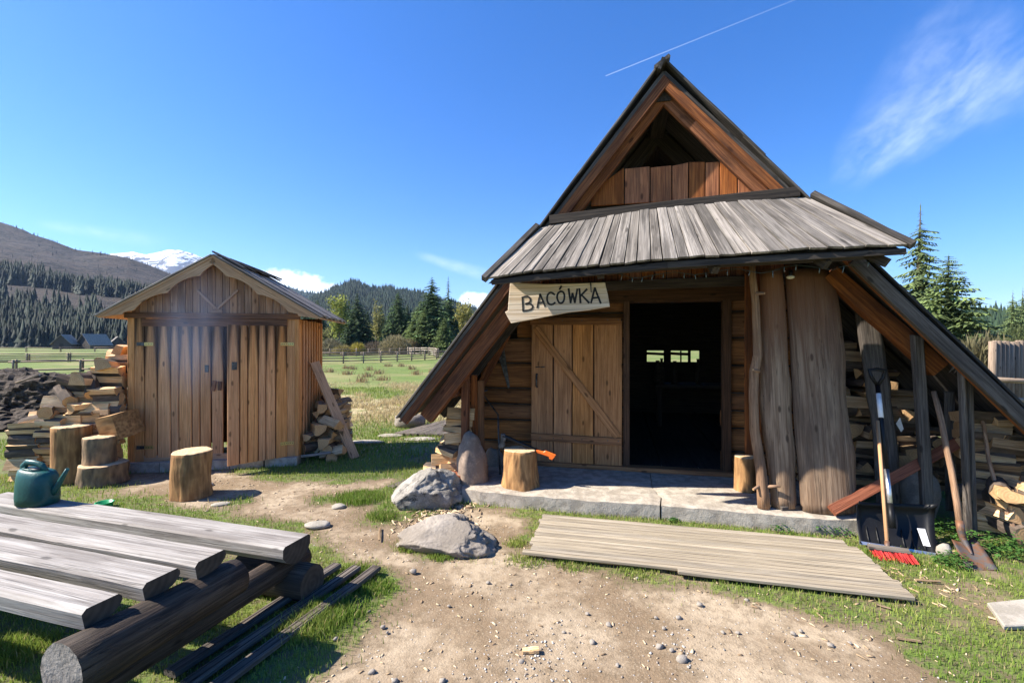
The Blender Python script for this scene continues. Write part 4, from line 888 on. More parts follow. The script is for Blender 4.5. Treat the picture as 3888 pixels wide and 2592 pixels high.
# green lids on the ground behind the bench
for (u, v, r, l) in ((q2(570, 597)[0], q2(570, 597)[1], .07, 'bright green plastic lid on the grass just beyond the bench'), (q2(430, 693)[0], q2(430, 693)[1], .075, 'bright green plastic tub seen in the gap behind the table')):
    q = G(u, v, .03); b_ = bmesh.new(); 
    prof = ((r*.9, -.03), (r, .02), (r*1.08, .022), (r*1.08, .03), (r*.96, .03), (r*.86, -.022)); v_, f_ = [], []
    for i, (rr, z) in enumerate(prof):
        for k in range(24): a = 2*math.pi*k/24; v_.append((rr*math.cos(a), rr*math.sin(a), z))
    for i in range(len(prof)-1):
        for k in range(24): f_.append((i*24+k, i*24+(k+1) % 24, (i+1)*24+(k+1) % 24, (i+1)*24+k))
    f_.append(tuple(5*24+k for k in range(24))); b_.free(); tag(link('green_tub', mesh('tub', v_, f_, True), None, M['lid'], rot(q)), l, 'tub')

# ------------------------------------------------------------------ the shed
SF = -SHED.n; shed = thing('wooden_shed', 'small pine shed with double doors and scalloped gable trim', 'shed', SHED(1.02, .6, 0))
SW, SDp, SH_ = 2.04, 1.25, 1.93
sb_ = lambda *a, **k: board(*a, **k)
for k in range(5): board('plinth_block', shed, SHED(.0+k*.41, -.03, .045), SHED(.40+k*.41, -.03, .045), .13, .16, SF, M['conc'], wob=.004)
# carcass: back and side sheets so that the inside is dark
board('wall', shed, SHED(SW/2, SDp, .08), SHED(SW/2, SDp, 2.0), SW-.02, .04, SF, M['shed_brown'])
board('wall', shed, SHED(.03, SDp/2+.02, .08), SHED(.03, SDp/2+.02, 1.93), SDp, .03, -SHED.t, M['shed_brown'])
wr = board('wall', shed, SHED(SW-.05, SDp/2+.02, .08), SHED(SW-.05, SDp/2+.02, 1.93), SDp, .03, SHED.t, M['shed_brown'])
nbt = 9
for i in range(nbt):
    b = .06+i*SDp/nbt; board('wall_board', shed, SHED(SW-.018, b+.045, .08), SHED(SW-.018, b+.045, 1.93), .105, .02, SHED.t, M['shed'])
    if i < nbt-1: board('cover_strip', shed, SHED(SW+.004, b+.118, .08), SHED(SW+.004, b+.118, 1.93), .045, .022, SHED.t, M['shed'])
for i in range(8):
    b = .06+i*SDp/8; board('wall_board', shed, SHED(.0, b+.07, .08), SHED(.0, b+.07, 1.93), .15, .02, -SHED.t, M['shed'])
# front frame
board('corner_post', shed, SHED(.035, -.005, .10), SHED(.035, -.005, 1.93), .075, .05, SF, M['shed'])
board('corner_post', shed, SHED(2.015, -.005, .10), SHED(2.015, -.005, 1.93), .05, .06, SF, M['shed'])
board('frame_post', shed, SHED(.132, -.012, .10), SHED(.132, -.012, 1.93), .115, .035, SF, M['shed_soot'])
board('frame_post', shed, SHED(1.937, -.012, .10), SHED(1.937, -.012, 1.93), .105, .035, SF, M['shed'])
board('centre_post', shed, SHED(1.045, -.018, .16), SHED(1.045, -.018, 1.86), .13, .035, SF, M['shed_soot'])
board('frame_rail', shed, SHED(.19, -.026, .135), SHED(1.885, -.026, .135), .10, .03, SF, M['fascia'])
board('frame_rail', shed, SHED(.17, -.03, 1.875), SHED(1.90, -.03, 1.875), .10, .035, SF, M['shed_brown'])
board('gable_rail', shed, SHED(-.02, -.035, 1.965), SHED(2.06, -.035, 1.965), .075, .04, SF, M['shed_brown'])
# doors
def shed_door(ho, ux, edges, L_):
    """leaf hung at ho along unit vector ux, boards between the given edges"""
    nrm = ux.cross(UP); nrm = nrm if nrm.dot(SF) > 0 else -nrm
    wd = max(edges)-min(edges); mid = (max(edges)+min(edges))/2
    dl = link('door', board_mesh(L_-.02, wd-.02, wd-.02, .016), shed, M['shed_brown'], axes(ho+ux*mid+UP*.01, ho+ux*mid+UP*L_, nrm))
    for e0, e1 in zip(edges[:-1], edges[1:]):
        board('door_board', dl, ho+ux*((e0+e1)/2)+nrm*.018, ho+ux*((e0+e1)/2)+nrm*.018+UP*(L_+rng.uniform(-.006, .004)), abs(e1-e0)-.010, .024, nrm, M['shed_soot'], seg=2, wob=.0015, ch=.008)
    return dl, nrm
d1, n1_ = shed_door(SHED(.195, -.012, .16), SHED.t, [0, .148, .303, .396, .55, .643, .775], 1.67)
ua = (SHED.t*-.567+SHED.n*-.398).normalized()
d2, n2_ = shed_door(SHED(1.885, -.012, .11), ua, [0, .145, .262, .35, .472, .562, .70], 1.73)
def strap(parent, p, ux, nrm, L_): 
    s = board('hinge', parent, p, p+ux*L_, .045, .006, nrm, M['brass'], seg=1, wob=0, ch=.001)
    for k in (.2, .5, .8): tube('screw', s, [p+ux*L_*k+nrm*.003, p+ux*L_*k+nrm*.006], .006, M['steel'], 6)
for z in (1.60, .29):
    strap(d1, SHED(.20, -.046, z), SHED.t, SF, .10); board('hinge_leaf', shed, SHED(.10, -.034, z), SHED(.19, -.034, z), .045, .006, SF, M['steel'], seg=1)
    strap(d2, SHED(1.885, -.012, z)+n2_*.034, ua, n2_, .09); strap(shed, SHED(1.89, -.036, z), SHED.t, SF, .09)
board('latch', d1, SHED(.925, -.047, 1.24), SHED(.925, -.047, 1.33), .045, .02, SF, M['steel'], seg=1)
p = SHED(1.885, -.012, 1.28)+ua*.62+n2_*.034; board('latch', d2, p, p+UP*.10, .055, .02, n2_, M['steel'], seg=1)
board('turn_button', shed, SHED(.995, -.048, 1.0), SHED(1.02, -.048, 1.13), .045, .02, SF, M['shed_brown']); board('turn_button', shed, SHED(1.075, -.048, 1.0), SHED(1.08, -.048, 1.12), .045, .02, SF, M['shed_brown'])
# gable boards, trim, decoration
RXa, RZa, RH, RB0, RB1 = 1.05, 2.70, 1.955, -.18, 1.42
def srz(a): return RZa-abs(a-RXa)*(RZa-RH)/1.25
ga = .05; i = 0
while ga < 2.0:
    wd = .088; Mx = axes(SHED(ga, -.02, 2.0), SHED(ga, -.02, 3.0), SF); z0, z1 = srz(ga)-.06-2.0, srz(ga+wd)-.06-2.0; pk = [(0, 0), (0, -wd)]
    # local x = up, local y = -t
    inv_ = Mx.inverted(); ol = [SHED(ga, -.02, 1.99), SHED(ga+wd-.006, -.02, 1.99), SHED(ga+wd-.006, -.02, max(1.995, srz(ga+wd)-.05)), SHED(ga, -.02, max(1.995, srz(ga)-.05))]
    if ga < RXa < ga+wd: ol.insert(3, SHED(RXa, -.02, RZa-.05))
    link('gable_board', prism_mesh([tuple((inv_ @ q)[:2]) for q in ol], .02, .003), shed, M['shed_gable'], Mx); ga += wd
for a1 in (.80, 1.29): board('gable_batten', shed, SHED(1.045, -.045, 2.05), SHED(a1, -.045, 2.30), .03, .015, SF, M['shed_gable'])
wall = axes(SHED(1.045, -.045, 2.005), SHED(2, -.045, 2.005), SF); link('sun_disc', prism_mesh([(.07*math.cos(k*math.pi/10), .055*math.sin(k*math.pi/10)) for k in range(11)], .02), shed, M['shed_gable'], wall)
for sg in (-1, 1):
    e = Vector((RXa+sg*1.27, RH-.012)); t_ = Vector((RXa, RZa)); d = (t_-e); L_ = d.length; n = 60; top, bot = [], []
    up2 = SHED.t*(-d.y*sg if False else 0)
    p0, p1 = SHED(t_.x, -.16, t_.y-.0), SHED(e.x, -.16, e.y)
    Mx = axes(p0, p1, SF); ysg = 1 if (Mx.to_3x3() @ Vector((0, 1, 0))).z > 0 else -1
    for k in range(n+1):
        s = k/n; x = L_*s; wv = .150-.10*max(0, (s-.84)/.16)
        ph = (s*3.4+.42) % 1; sc = -.052*abs(math.sin(ph*math.pi))**.75*(1 if s < .84 else .4)
        top.append((x, 0)); bot.append((x, ysg*-(wv-.02+sc)))
    link('scalloped_fascia', prism_mesh(top+bot[::-1], .022), shed, M['fascia'], Mx)
for sg in (-1, 1):
    ed = Vector((RXa+sg*1.30, RH-.03)); p = [SHED(RXa, RB0, RZa+.01), SHED(ed.x, RB0, ed.y+.01), SHED(ed.x, RB1, ed.y+.01), SHED(RXa, RB1, RZa+.01)]
    n_ = (p[1]-p[0]).cross(p[3]-p[0]).normalized(); n_ = n_ if n_.z > 0 else -n_
    Mx = axes(p[0], p[1], n_); iv = Mx.inverted(); rf = link('roof', prism_mesh([tuple((iv @ q)[:2]) for q in p], .02), shed, M['fascia'], Mx)
    b = RB0-.02; k = 0
    while b < RB1:
        wd = .125; o = n_*(.024+(.018 if k % 2 else 0)); j = rng.uniform(-.01, .02)
        e2 = SHED(ed.x+sg*j, b+wd/2, ed.y+.01-j*.6); board('roof_board', rf, SHED(RXa, b+wd/2, RZa+.012)+o, e2+o, wd-.004 if k % 2 == 0 else wd+.02, .02, n_, M['roof'], seg=3, wob=.004); b += wd; k += 1
for k in range(9):                                            # short old boards along the ridge
    b = RB0+.05+k*.16; board('ridge_board', shed, SHED(RXa-.03, b+.08, RZa+.075+rng.uniform(-.01, .015)), SHED(RXa+.36+rng.uniform(-.05, .05), b+.09, RZa-.10+rng.uniform(-.005, .02)), .15, .022, SHED.t*.5+UP, M['roof_dark'], wob=.006)
# leaning plank right of the shed
p0 = G(*(350+1615*.6059, 900+1385*.6059)); p1 = SHED(2.12, .42, 1.34)
p0 = SHED(2.72, .18, 0.0)
tag(board('leaning_plank', None, p0, p1, .13, .045, SHED.t*.7+SF*.9, M['fascia'], seg=4, wob=.004), 'single thick plank leaning against the right side of the shed', 'plank')

# ------------------------------------------------------------------ firewood
def log_mesh(kind, L_, r, seed, mats):
    rn = random.Random(seed)
    if kind == 'wedge': sec = [(-.9, -.5, 0), (.0, -.62, 0), (.9, -.48, 0), (.55, .2, 1), (.05, .85, 1), (-.5, .35, 0)]
    elif kind == 'quarter': sec = [(-.8, -.7, 0), (.85, -.65, 0), (.75, .1, 1), (.3, .62, 1), (-.25, .85, 1), (-.75, .8, 0)]
    elif kind == 'half': sec = [(-1, -.4, 0), (0, -.48, 0), (1, -.4, 1), (.82, .2, 1), (.4, .52, 1), (-.2, .58, 1), (-.75, .3, 1)]
    elif kind == 'block': sec = [(-.85, -.6, 0), (.85, -.62, 0), (.9, .55, 0), (.1, .62, 0), (-.8, .58, 1)]
    else: sec = [(math.cos(k*math.pi/5)*.8, math.sin(k*math.pi/5)*.8, 1) for k in range(10)]
    sec = [(x*r*rn.uniform(.88, 1.12), y*r*rn.uniform(.88, 1.12), b) for x, y, b in sec]; m_ = len(sec); v, f, mi = [], [], []; seg = 3
    for i in range(seg+1):
        for x, y, b in sec: v.append((L_*(i/seg-.5)+(rn.uniform(-.008, .008) if i in (0, seg) else 0), x+rn.uniform(-.003, .003), y+rn.uniform(-.003, .003)))
    for i in range(seg):
        for k in range(m_): f.append((i*m_+k, i*m_+(k+1) % m_, (i+1)*m_+(k+1) % m_, (i+1)*m_+k)); mi.append(1 if sec[k][2] and sec[(k+1) % m_][2] else 0)
    f.append(tuple(reversed(range(m_)))); mi.append(2); f.append(tuple(seg*m_+k for k in range(m_))); mi.append(2)
    me = mesh('firewood', v, f, False, mi)
    for x in mats: me.materials.append(x)
    return me
KINDS = ['wedge', 'quarter', 'half', 'block', 'wedge', 'quarter', 'half', 'round']
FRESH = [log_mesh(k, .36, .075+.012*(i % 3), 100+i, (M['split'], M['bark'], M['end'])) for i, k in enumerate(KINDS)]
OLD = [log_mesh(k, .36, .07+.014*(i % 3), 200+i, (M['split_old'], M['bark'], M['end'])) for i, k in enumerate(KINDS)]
def zoned(label, group, p):
    x, y, z = p
    if group.startswith('split logs'):
        return 'pale split log %s the left firewood stack, %s' % ('near the top of' if z > 1.0 else 'halfway up' if z > .5 else 'low in', 'at its outer end' if x < -5.55 else 'in its middle' if x < -5.2 else 'against the shed')
    if group.startswith('logs piled'): return 'dusky split log %s of the pile right of the shed' % ('at the top' if z > .55 else 'at the middle' if z > .28 else 'at the bottom')
    if group.startswith('logs stacked in'):
        a = (Vector(p)-HUT.o).dot(HUT.t); return 'split log %s in the wood store %s' % ('high up' if z > 1.15 else 'at mid height' if z > .6 else 'low down', 'behind the snow shovel' if a < 2.3 else 'behind the spade')
    if group.startswith('sunlit logs stacked outside'): return 'split log in the %s of the stack at the right corner of the hut' % ('upper part' if z > .55 else 'middle part' if z > .28 else 'bottom part')
    if group.startswith('sunlit logs stacked at'): return 'bright split log in the %s of the stack by the left porch post' % ('upper part' if z > .5 else 'lower part')
    return label
def put_log(me, p, ax, roll, label, group, s=1.):
    label = zoned(label, group, p)
    ax = Vector(ax).normalized(); Mx = axes(Vector(p), Vector(p)+ax, Vector((0, 0, 1)) if abs(ax.z) < .9 else Vector((0, -1, 0))) @ Matrix.Rotation(roll, 4, 'X') @ Matrix.Scale(s, 4)
    return tag(link('firewood_log', me, None, None, Mx), label, 'firewood', group)
def stack(cols, meshes, ax0, label, group, dz=.088, jit=.10, sc=1.):
    """cols: (x, y, z0, z1) column centres; logs piled flat one over the other"""
    for (x, y, z0, z1) in cols:
        z = z0
        while z < z1:
            me = rng.choice(meshes); h = dz*rng.uniform(.82, 1.2); cross = rng.random() < .05
            a = Vector(ax0); a = Matrix.Rotation(rng.uniform(-jit, jit), 3, 'Z') @ a
            if cross: a = Matrix.Rotation(R(70)+rng.uniform(-.3, .3), 3, 'Z') @ a
            a.z += rng.uniform(-.06, .06)
            put_log(me, (x+rng.uniform(-.02, .02), y+rng.uniform(-.03, .03), z+h/2), a, rng.choice((0, math.pi))+rng.uniform(-.25, .25), label, group, sc*rng.uniform(.88, 1.12)); z += h
LG = 'split logs stacked against the left side of the shed'
cols = []
for (u, v0, top) in ((95, 5.42, .62), ):
    pass
for c_ in ((-5.72, 5.45, 0, .60), (-5.70, 5.62, .5, .72), (-5.50, 5.62, .3, .88), (-5.48, 5.80, .75, 1.04), (-5.30, 5.55, .3, .72), (-5.08, 5.66, .3, .86), (-5.32, 5.72, .6, 1.10), (-5.08, 5.84, .7, 1.24), (-5.34, 5.92, 1.0, 1.22), (-5.06, 6.0, 1.1, 1.38), (-5.22, 6.18, 1.15, 1.44), (-5.02, 6.28, 1.3, 1.52), (-5.18, 6.48, 1.3, 1.56), (-5.0, 6.62, 1.4, 1.63), (-5.72, 5.80, .6, .84), (-5.55, 6.1, .85, 1.05), (-4.99, 5.70, .0, 1.0), (-5.60, 5.52, .0, .55), (-5.46, 5.48, .3, .66), (-5.18, 5.60, .55, .80)):
    cols.append(c_)
stack(cols, FRESH, SHED.t, 'pale split log in the stack against the shed\'s left side', LG, .068, .05, .86)
for (x, y, z, ax, roll) in ((-5.62, 5.47, .72, (1, .1, .25), .4), (-5.42, 5.60, .98, (.8, -.5, -.4), 1.), (-5.25, 5.70, 1.16, (.2, -.9, .1), 0), (-5.20, 5.72, 1.10, (.4, -.5, -.6), .6), (-5.55, 5.52, .80, (.6, -.8, .0), .2), (-5.36, 5.68, 1.12, (.9, .2, -.3), .2), (-5.10, 5.85, 1.34, (.3, -1, .1), .3), (-5.15, 6.1, 1.52, (.4, -.9, 0), 1.2)):
    put_log(rng.choice(FRESH), (x, y, z), ax, roll, 'pale split log in the stack against the shed\'s left side', LG)
stump('stump', 'tall pale stump standing before the left firewood stack', (-5.17, 5.42, 0), .185, .175, .64, 11, ST, .2, lump=.04)
stump('log_slice', 'low wide log slice carrying a shorter stump beside the shed', (-4.75, 5.36, 0), .235, .225, .22, 12, SB, .9, lump=.04, tilt=.0)
stump('stump', 'short barked stump standing on the low log slice', (-4.79, 5.36, .225), .155, .148, .30, 13, SB, .5)
pb = Vector((-4.72, 5.56, .62)); tag(link('split_block', log_mesh('block', .30, .19, 311, (M['stumpside'], M['bark'], M['end'])), None, None, rot(pb, .3, .5, R(75))), 'big split block leaning on the stack above the short stump', 'firewood')
sf = G(*q2(990, 580)); stump('stump', 'lone pale stump standing on bare earth before the shed doors', (sf.x-.03, sf.y+.19, 0), .19, .183, .47, 17, ST, 1.1, lump=.045, tilt=.02)
# dark pile right of the shed
RG = 'logs piled against the right side of the shed'
cols = []
for i in range(4):
    for j in range(2): cols.append((SHED(2.20+j*.17+i*.02, .22+i*.26, 0).x, SHED(2.20+j*.17, .22+i*.26, 0).y, .02 if j else .3, (.42, .66, .78, .84)[i]*(1 if j == 0 else .82)))
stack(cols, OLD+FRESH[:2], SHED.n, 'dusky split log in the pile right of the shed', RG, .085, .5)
for k in range(8):
    p = SHED(2.14+rng.uniform(0, .3), .12+rng.uniform(-.05, .25), .10+rng.uniform(0, .42)); put_log(rng.choice(OLD+FRESH[:3]), p, (rng.uniform(-1, 1), rng.uniform(-1, 1), rng.uniform(-.5, .5)), rng.uniform(0, 6), 'dusky split log in the pile right of the shed', RG, .9)
tag(board('edge_board', None, SHED(2.07, -.05, .11), SHED(2.43, .02, .13), .05, .03, UP, M['roof']), 'thin pale board lying before the pile right of the shed', 'board')
# bright stack under the hut's left eave
BG = 'sunlit logs stacked at the left corner of the hut'
for i, (u, v) in enumerate(((1640, 1808), (1700, 1812), (1655, 1775), (1720, 1772), (1690, 1740), (1730, 1745), (1700, 1710), (1735, 1700), (1715, 1675), (1740, 1660), (1735, 1630), (1745, 1600), (1750, 1570), (1725, 1790), (1755, 1725))):
    p = HUT.on(u, v, -.80+.03*(i % 3)); put_log(FRESH[i % 8], p, HUT.t*1+HUT.n*rng.uniform(-.6, .6)+UP*rng.uniform(-.15, .15), rng.uniform(-.4, .4), 'bright split log stacked by the hut\'s left porch post', BG, .82)
for i in range(8):
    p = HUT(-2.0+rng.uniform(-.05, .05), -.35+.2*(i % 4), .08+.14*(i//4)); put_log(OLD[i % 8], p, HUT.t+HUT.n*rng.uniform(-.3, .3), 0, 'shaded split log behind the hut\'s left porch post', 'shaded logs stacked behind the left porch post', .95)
bk = HUT.on(1722, 1822, -.95); tag(board('squared_block', None, bk+HUT.t*-.09+Vector((0, 0, .0)), bk+HUT.t*.13, .16, .19, FRONT, M['redwood'], wob=.004), 'short dark squared timber block beside the upright stone', 'block')
tag(board('squared_sleeper', None, G(1480, 1852), G(1650, 1800)+Vector((0, .1, .02)), .10, .03, UP, M['greypost']), 'short grey plank on the ground behind the speckled boulder', 'plank')

# ------------------------------------------------------------------ right of the doorway: slabs, posts, wood store
def hub(name, label, cat, left, right, b0, b1, t, mat, parent=None, group=None, bulge=0.):
    """live edged board: left and right outline in measured points of crop 6; leans from b0 (foot) to b1 (head)"""
    ys = [y for _, y in left]+[y for _, y in right]; y0, y1 = max(ys), min(ys)
    dense = lambda P_: [tuple(P_[i][k]+(P_[i+1][k]-P_[i][k])*f/3 for k in (0, 1)) for i in range(len(P_)-1) for f in range(3)]+[P_[-1]]
    fn = (OnHut(q6(0, y1), b1)-OnHut(q6(0, y0), b0)).cross(HUT.t); fn = (fn if fn.dot(FRONT) > 0 else -fn).normalized()
    if bulge:
        rows, nc = 26, 8; v, f = [], []
        lx = lambda P_, y: float(np.interp(y, [p[1] for p in P_], [p[0] for p in P_]))
        for i in range(rows+1):
            y = y1+(y0-y1)*i/rows; bb = b0+(b1-b0)*(y0-y)/(y0-y1); A, B = OnHut(q6(lx(left, y), y), bb), OnHut(q6(lx(right, y), y), bb)
            for j in range(nc+1):
                q = j/nc; p = A.lerp(B, q); k = (1-(2*q-1)**2)**.6; nz = mnoise.noise(Vector((p.x*9, p.z*2.2, 5)))*.012+mnoise.noise(Vector((p.x*30, p.z*5, 2)))*.004; v.append(p+fn*(bulge*k+nz*k))
            v.append(B-fn*t); v.append(A-fn*t)
        m_ = nc+3
        for i in range(rows):
            for j in range(m_): f.append((i*m_+j, i*m_+(j+1) % m_, (i+1)*m_+(j+1) % m_, (i+1)*m_+j))
        f.append(tuple(range(m_))[::-1]); f.append(tuple(rows*m_+j for j in range(m_)))
        lo = OnHut(q6(lx(left, y0), y0), b0); Mx = axes(lo, OnHut(q6(lx(left, y1), y1), b1), fn); iv = Mx.inverted(); me = mesh('slab', [iv @ p for p in v], f)
        bmx = bmesh.new(); bmx.from_mesh(me); bmesh.ops.recalc_face_normals(bmx, faces=bmx.faces); bmx.to_mesh(me); bmx.free()
        me.polygons.foreach_set('use_smooth', [len(p.vertices) == 4 for p in me.polygons])
        return tag(link(name, me, parent, mat, Mx), label, cat, group)
    pts = [OnHut(q6(x, y), b0+(b1-b0)*(y0-y)/(y0-y1)) for x, y in dense(left)+dense(right)[::-1]]
    o = world_outline(name, parent, pts, t, fn, mat, .012)
    if label: tag(o, label, cat, group)
    return o
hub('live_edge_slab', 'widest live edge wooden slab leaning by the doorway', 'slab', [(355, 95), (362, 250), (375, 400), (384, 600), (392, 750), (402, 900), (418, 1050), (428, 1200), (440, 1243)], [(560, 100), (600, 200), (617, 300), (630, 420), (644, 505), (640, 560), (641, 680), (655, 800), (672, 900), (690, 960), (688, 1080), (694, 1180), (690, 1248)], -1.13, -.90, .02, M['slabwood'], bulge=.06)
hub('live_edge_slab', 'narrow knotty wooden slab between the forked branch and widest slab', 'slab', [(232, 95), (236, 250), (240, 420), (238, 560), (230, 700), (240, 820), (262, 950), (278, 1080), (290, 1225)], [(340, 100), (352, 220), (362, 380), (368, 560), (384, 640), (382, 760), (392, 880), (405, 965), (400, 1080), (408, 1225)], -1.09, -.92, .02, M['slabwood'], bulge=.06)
hub('dark_board', 'dark upright board beside the right edge of the doorway', 'board', [(160, 110), (158, 500), (160, 1150)], [(230, 110), (236, 600), (250, 1150)], -.55, -.45, .03, M['rafter'])
br = thing('forked_branch', 'peeled crooked branch post with side stubs right of the doorway', 'branch', HUT(1.15, -1.15, .13))
bp = [(193, 60), (200, 150), (212, 250), (218, 400), (222, 500), (205, 580), (202, 700), (206, 850), (222, 950), (238, 1050), (247, 1150), (250, 1225)]
tube('stem', br, [OnHut(q6(*p), -1.13+.15*(1225-p[1])/1165) for p in bp], [.026, .03, .033, .036, .038, .042, .04, .041, .042, .045, .05, .052], [M['branch'], M['end']], 14, .04, 4)
for (a, b) in (((255, 1125), (330, 1122)), ((235, 1120), (200, 1138)), ((215, 205), (255, 205)), ((228, 575), (200, 568))):
    tube('stub', br, [OnHut(q6(*a), -1.13), OnHut(q6(*b), -1.18)], [.018, .010], [M['branch'], M['end']], 8)
sp_ = G(*q8(555, 292), .13); stump('small_block', 'small round wooden block in the shade right of the doorway', (sp_.x+.05, sp_.y+.10, .13), .095, .095, .34, 19, ST, 0, lump=.03)
p = G(*q8(855, 402), .13); tag(board('wood_billet', None, p+Vector((-.09, .0, .02)), p+Vector((.10, .03, .025)), .04, .035, UP, M['greypost'], wob=.003), 'short grey wood billet lying on the edge of the step', 'billet')
hub('split_post', 'tall split grey board standing behind the snow shovel', 'post', [(680, 215), (690, 320), (705, 420), (722, 520), (735, 620), (742, 700), (762, 780), (775, 900), (790, 1230)], [(770, 270), (812, 340), (825, 440), (838, 560), (858, 640), (858, 720), (880, 860), (895, 980), (905, 1230)], -.78, -.62, .02, M['greypost'], bulge=.025)
hub('support_post', 'straight grey post with a knot under the right rafter', 'post', [(953, 403), (990, 980), (1002, 1260)], [(1004, 408), (1045, 1030), (1054, 1260)], -.98, -.98, .07, M['greypost'])
hub('support_post', 'round topped grey post under the right verge', 'post', [(1168, 560), (1178, 545), (1192, 900), (1216, 1370)], [(1192, 545), (1202, 560), (1215, 800), (1238, 1370)], -1.08, -1.08, .06, M['greypost'])
hub('support_post', 'dark flat post right of the round topped one', 'post', [(1208, 590), (1225, 900), (1236, 1370)], [(1245, 590), (1252, 900), (1268, 1370)], -1.04, -1.04, .04, M['greypost'])
hub('pointed_stake', 'short pale stake with a slanting top by the spade', 'stake', [(1196, 1105), (1200, 1250), (1202, 1360)], [(1240, 1185), (1244, 1300), (1248, 1372)], -1.10, -1.09, .03, M['greypost'])
hub('dark_board', 'dark flat board behind the spade handle', 'board', [(1110, 672), (1112, 1000), (1118, 1240)], [(1160, 672), (1165, 1000), (1175, 1240)], -.62, -.62, .03, M['greypost'])
p0, p1 = OnHut(q6(575, 1240), -1.22), OnHut(q6(1178, 915), -.82)
tag(board('red_beam', None, p0, p1, .085, .045, FRONT+UP*.7, M['redwood'], seg=4, wob=.002), 'red stained beam leaning slantwise behind the snow shovel', 'beam')
# stacked wood in the store: rows of logs seen partly from the ends
WG = 'logs stacked in the wood store under the right eave'
r3 = random.Random(5)
z = .16
while z < 1.75:
    h = r3.uniform(.075, .105); aR = AX+(AZ-(z+.34))*(RX-AX)/(AZ-RZ)-.22; a = 1.72
    while a < min(aR, 3.05):
        end_on = r3.random() < .35; wd = .15 if end_on else .36
        if z > 1.1 and a < 2.2 and r3.random() < .5: a += wd; continue
        p = HUT(a+wd/2, -.30+r3.uniform(-.07, .05), z+h/2)
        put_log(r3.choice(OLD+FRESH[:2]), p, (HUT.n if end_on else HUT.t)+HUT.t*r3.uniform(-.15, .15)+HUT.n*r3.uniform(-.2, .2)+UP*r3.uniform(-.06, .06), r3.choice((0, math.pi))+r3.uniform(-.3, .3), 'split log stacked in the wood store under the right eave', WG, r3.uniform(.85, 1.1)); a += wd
    z += h
wall_part('store_back', [(1.6, .1), (3.3, .1), (2.9, 1.25), (2.0, 2.2), (1.6, 2.2)], .02, .04, M['beam_dark'])
OG = 'sunlit logs stacked outside the right eave'
z = .02
while z < .98:
    h = r3.uniform(.075, .1)
    for a in (2.98, 3.28) if z < .5 else (2.98, 3.22):
        p = HUT(a+.04*r3.uniform(-1, 1), -.86+r3.uniform(-.06, .05), z+h/2); put_log(r3.choice(FRESH+OLD), p, HUT.t+HUT.n*r3.uniform(-.5, .3)+UP*r3.uniform(-.08, .08), r3.choice((0, math.pi))+r3.uniform(-.3, .3), 'split log in the stack at the right corner of the hut', OG, r3.uniform(.85, 1.1))
    z += h
for k in range(14):
    p = HUT(2.95+r3.uniform(-.05, .5), -1.02+r3.uniform(-.08, .08), .06+r3.uniform(0, .38)); put_log(r3.choice(FRESH), p, HUT.n*r3.choice((-1, 1))+HUT.t*r3.uniform(-.6, .6)+UP*r3.uniform(-.2, .2), r3.uniform(0, 6), 'split log in the stack at the right corner of the hut', OG, .9)
q = G(*q8(1790, 455), .03); tag(link('foundation_stone', blob(.16, .13, .28, 23, .18, 4), None, M['rock2'], rot((q.x-.05, q.y+.12, .2))), 'tall dark foundation stone under the wood store', 'stone')
q = G(*q8(1840, 690)); tag(link('small_stone', blob(.055, .04, .06, 27, .25, 2), None, M['flag'], rot((q.x, q.y, .03))), 'small pointed tan stone beside the spade blade', 'stone')
sl = G(*q8(2290, 1090), .0); tag(link('flat_slab', prism_mesh([(-.22, -.1), (.3, -.12), (.34, .14), (-.05, .12)], .03, .006), None, M['flag'], rot((sl.x+.02, sl.y, .012), .1)), 'flat grey paving stone in the grass at the right edge', 'stone')
# snow shovel
ss = thing('snow_shovel', 'black plastic snow shovel with aluminium shaft leaning at the wood store', 'snow shovel', HUT(2.03, -1.45, 0))
BL, BRp = OnHut(q6(705, 1395), -1.44), OnHut(q6(1080, 1452), -1.50); TLp, TRp = OnHut(q6(688, 1200), -1.30), OnHut(q6(1058, 1215), -1.33)
v_, f_, nu, nv = [], [], 16, 12
nrm = (BRp-BL).cross(TLp-BL).normalized(); nrm = nrm if nrm.dot(FRONT) > 0 else -nrm
for side in (0, 1):
    for j in range(nv+1):
        for i in range(nu+1):
            s, t = i/nu, j/nv; ins = .035*max(0, t-.85)/.15*(1 if s < .08 or s > .92 else 0)
            p = (BL*(1-s)+BRp*s)*(1-t)+(TLp*(1-s)+TRp*s)*t
            bow = -.05*math.sin(math.pi*min(1, t*.9))+.055*max(0, (abs(s-.5)-.40)/.10)**2*(.4+.6*t)+.05*max(0, (t-.86)/.14)**2
            v_.append(p+nrm*(bow-.006*side))
n1v = (nu+1)*(nv+1)
for j in range(nv):
    for i in range(nu):
        a = j*(nu+1)+i; f_.append((a, a+1, a+nu+2, a+nu+1)); f_.append((n1v+a, n1v+a+nu+1, n1v+a+nu+2, n1v+a+1))
for i in range(nu): f_.append((i, n1v+i, n1v+i+1, i+1)); a = nv*(nu+1)+i; f_.append((a, a+1, n1v+a+1, n1v+a))
for j in range(nv): a = j*(nu+1); f_.append((a, a+nu+1, n1v+a+nu+1, n1v+a)); a += nu; f_.append((a, n1v+a, n1v+a+nu+1, a+nu+1))
blade = link('blade', mesh('blade', v_, f_, True), ss, M['black'])
for s in (.14, .27, .40, .60, .73, .86):
    P_ = lambda t: (BL*(1-s)+BRp*s)*(1-t)+(TLp*(1-s)+TRp*s)*t+nrm*(-.05*math.sin(math.pi*min(1, t*.9))+.004)
    tube('rib', blade, [P_(t) for t in (.06, .2, .34, .46)], [.007, .007, .006, .003], M['black'], 6)
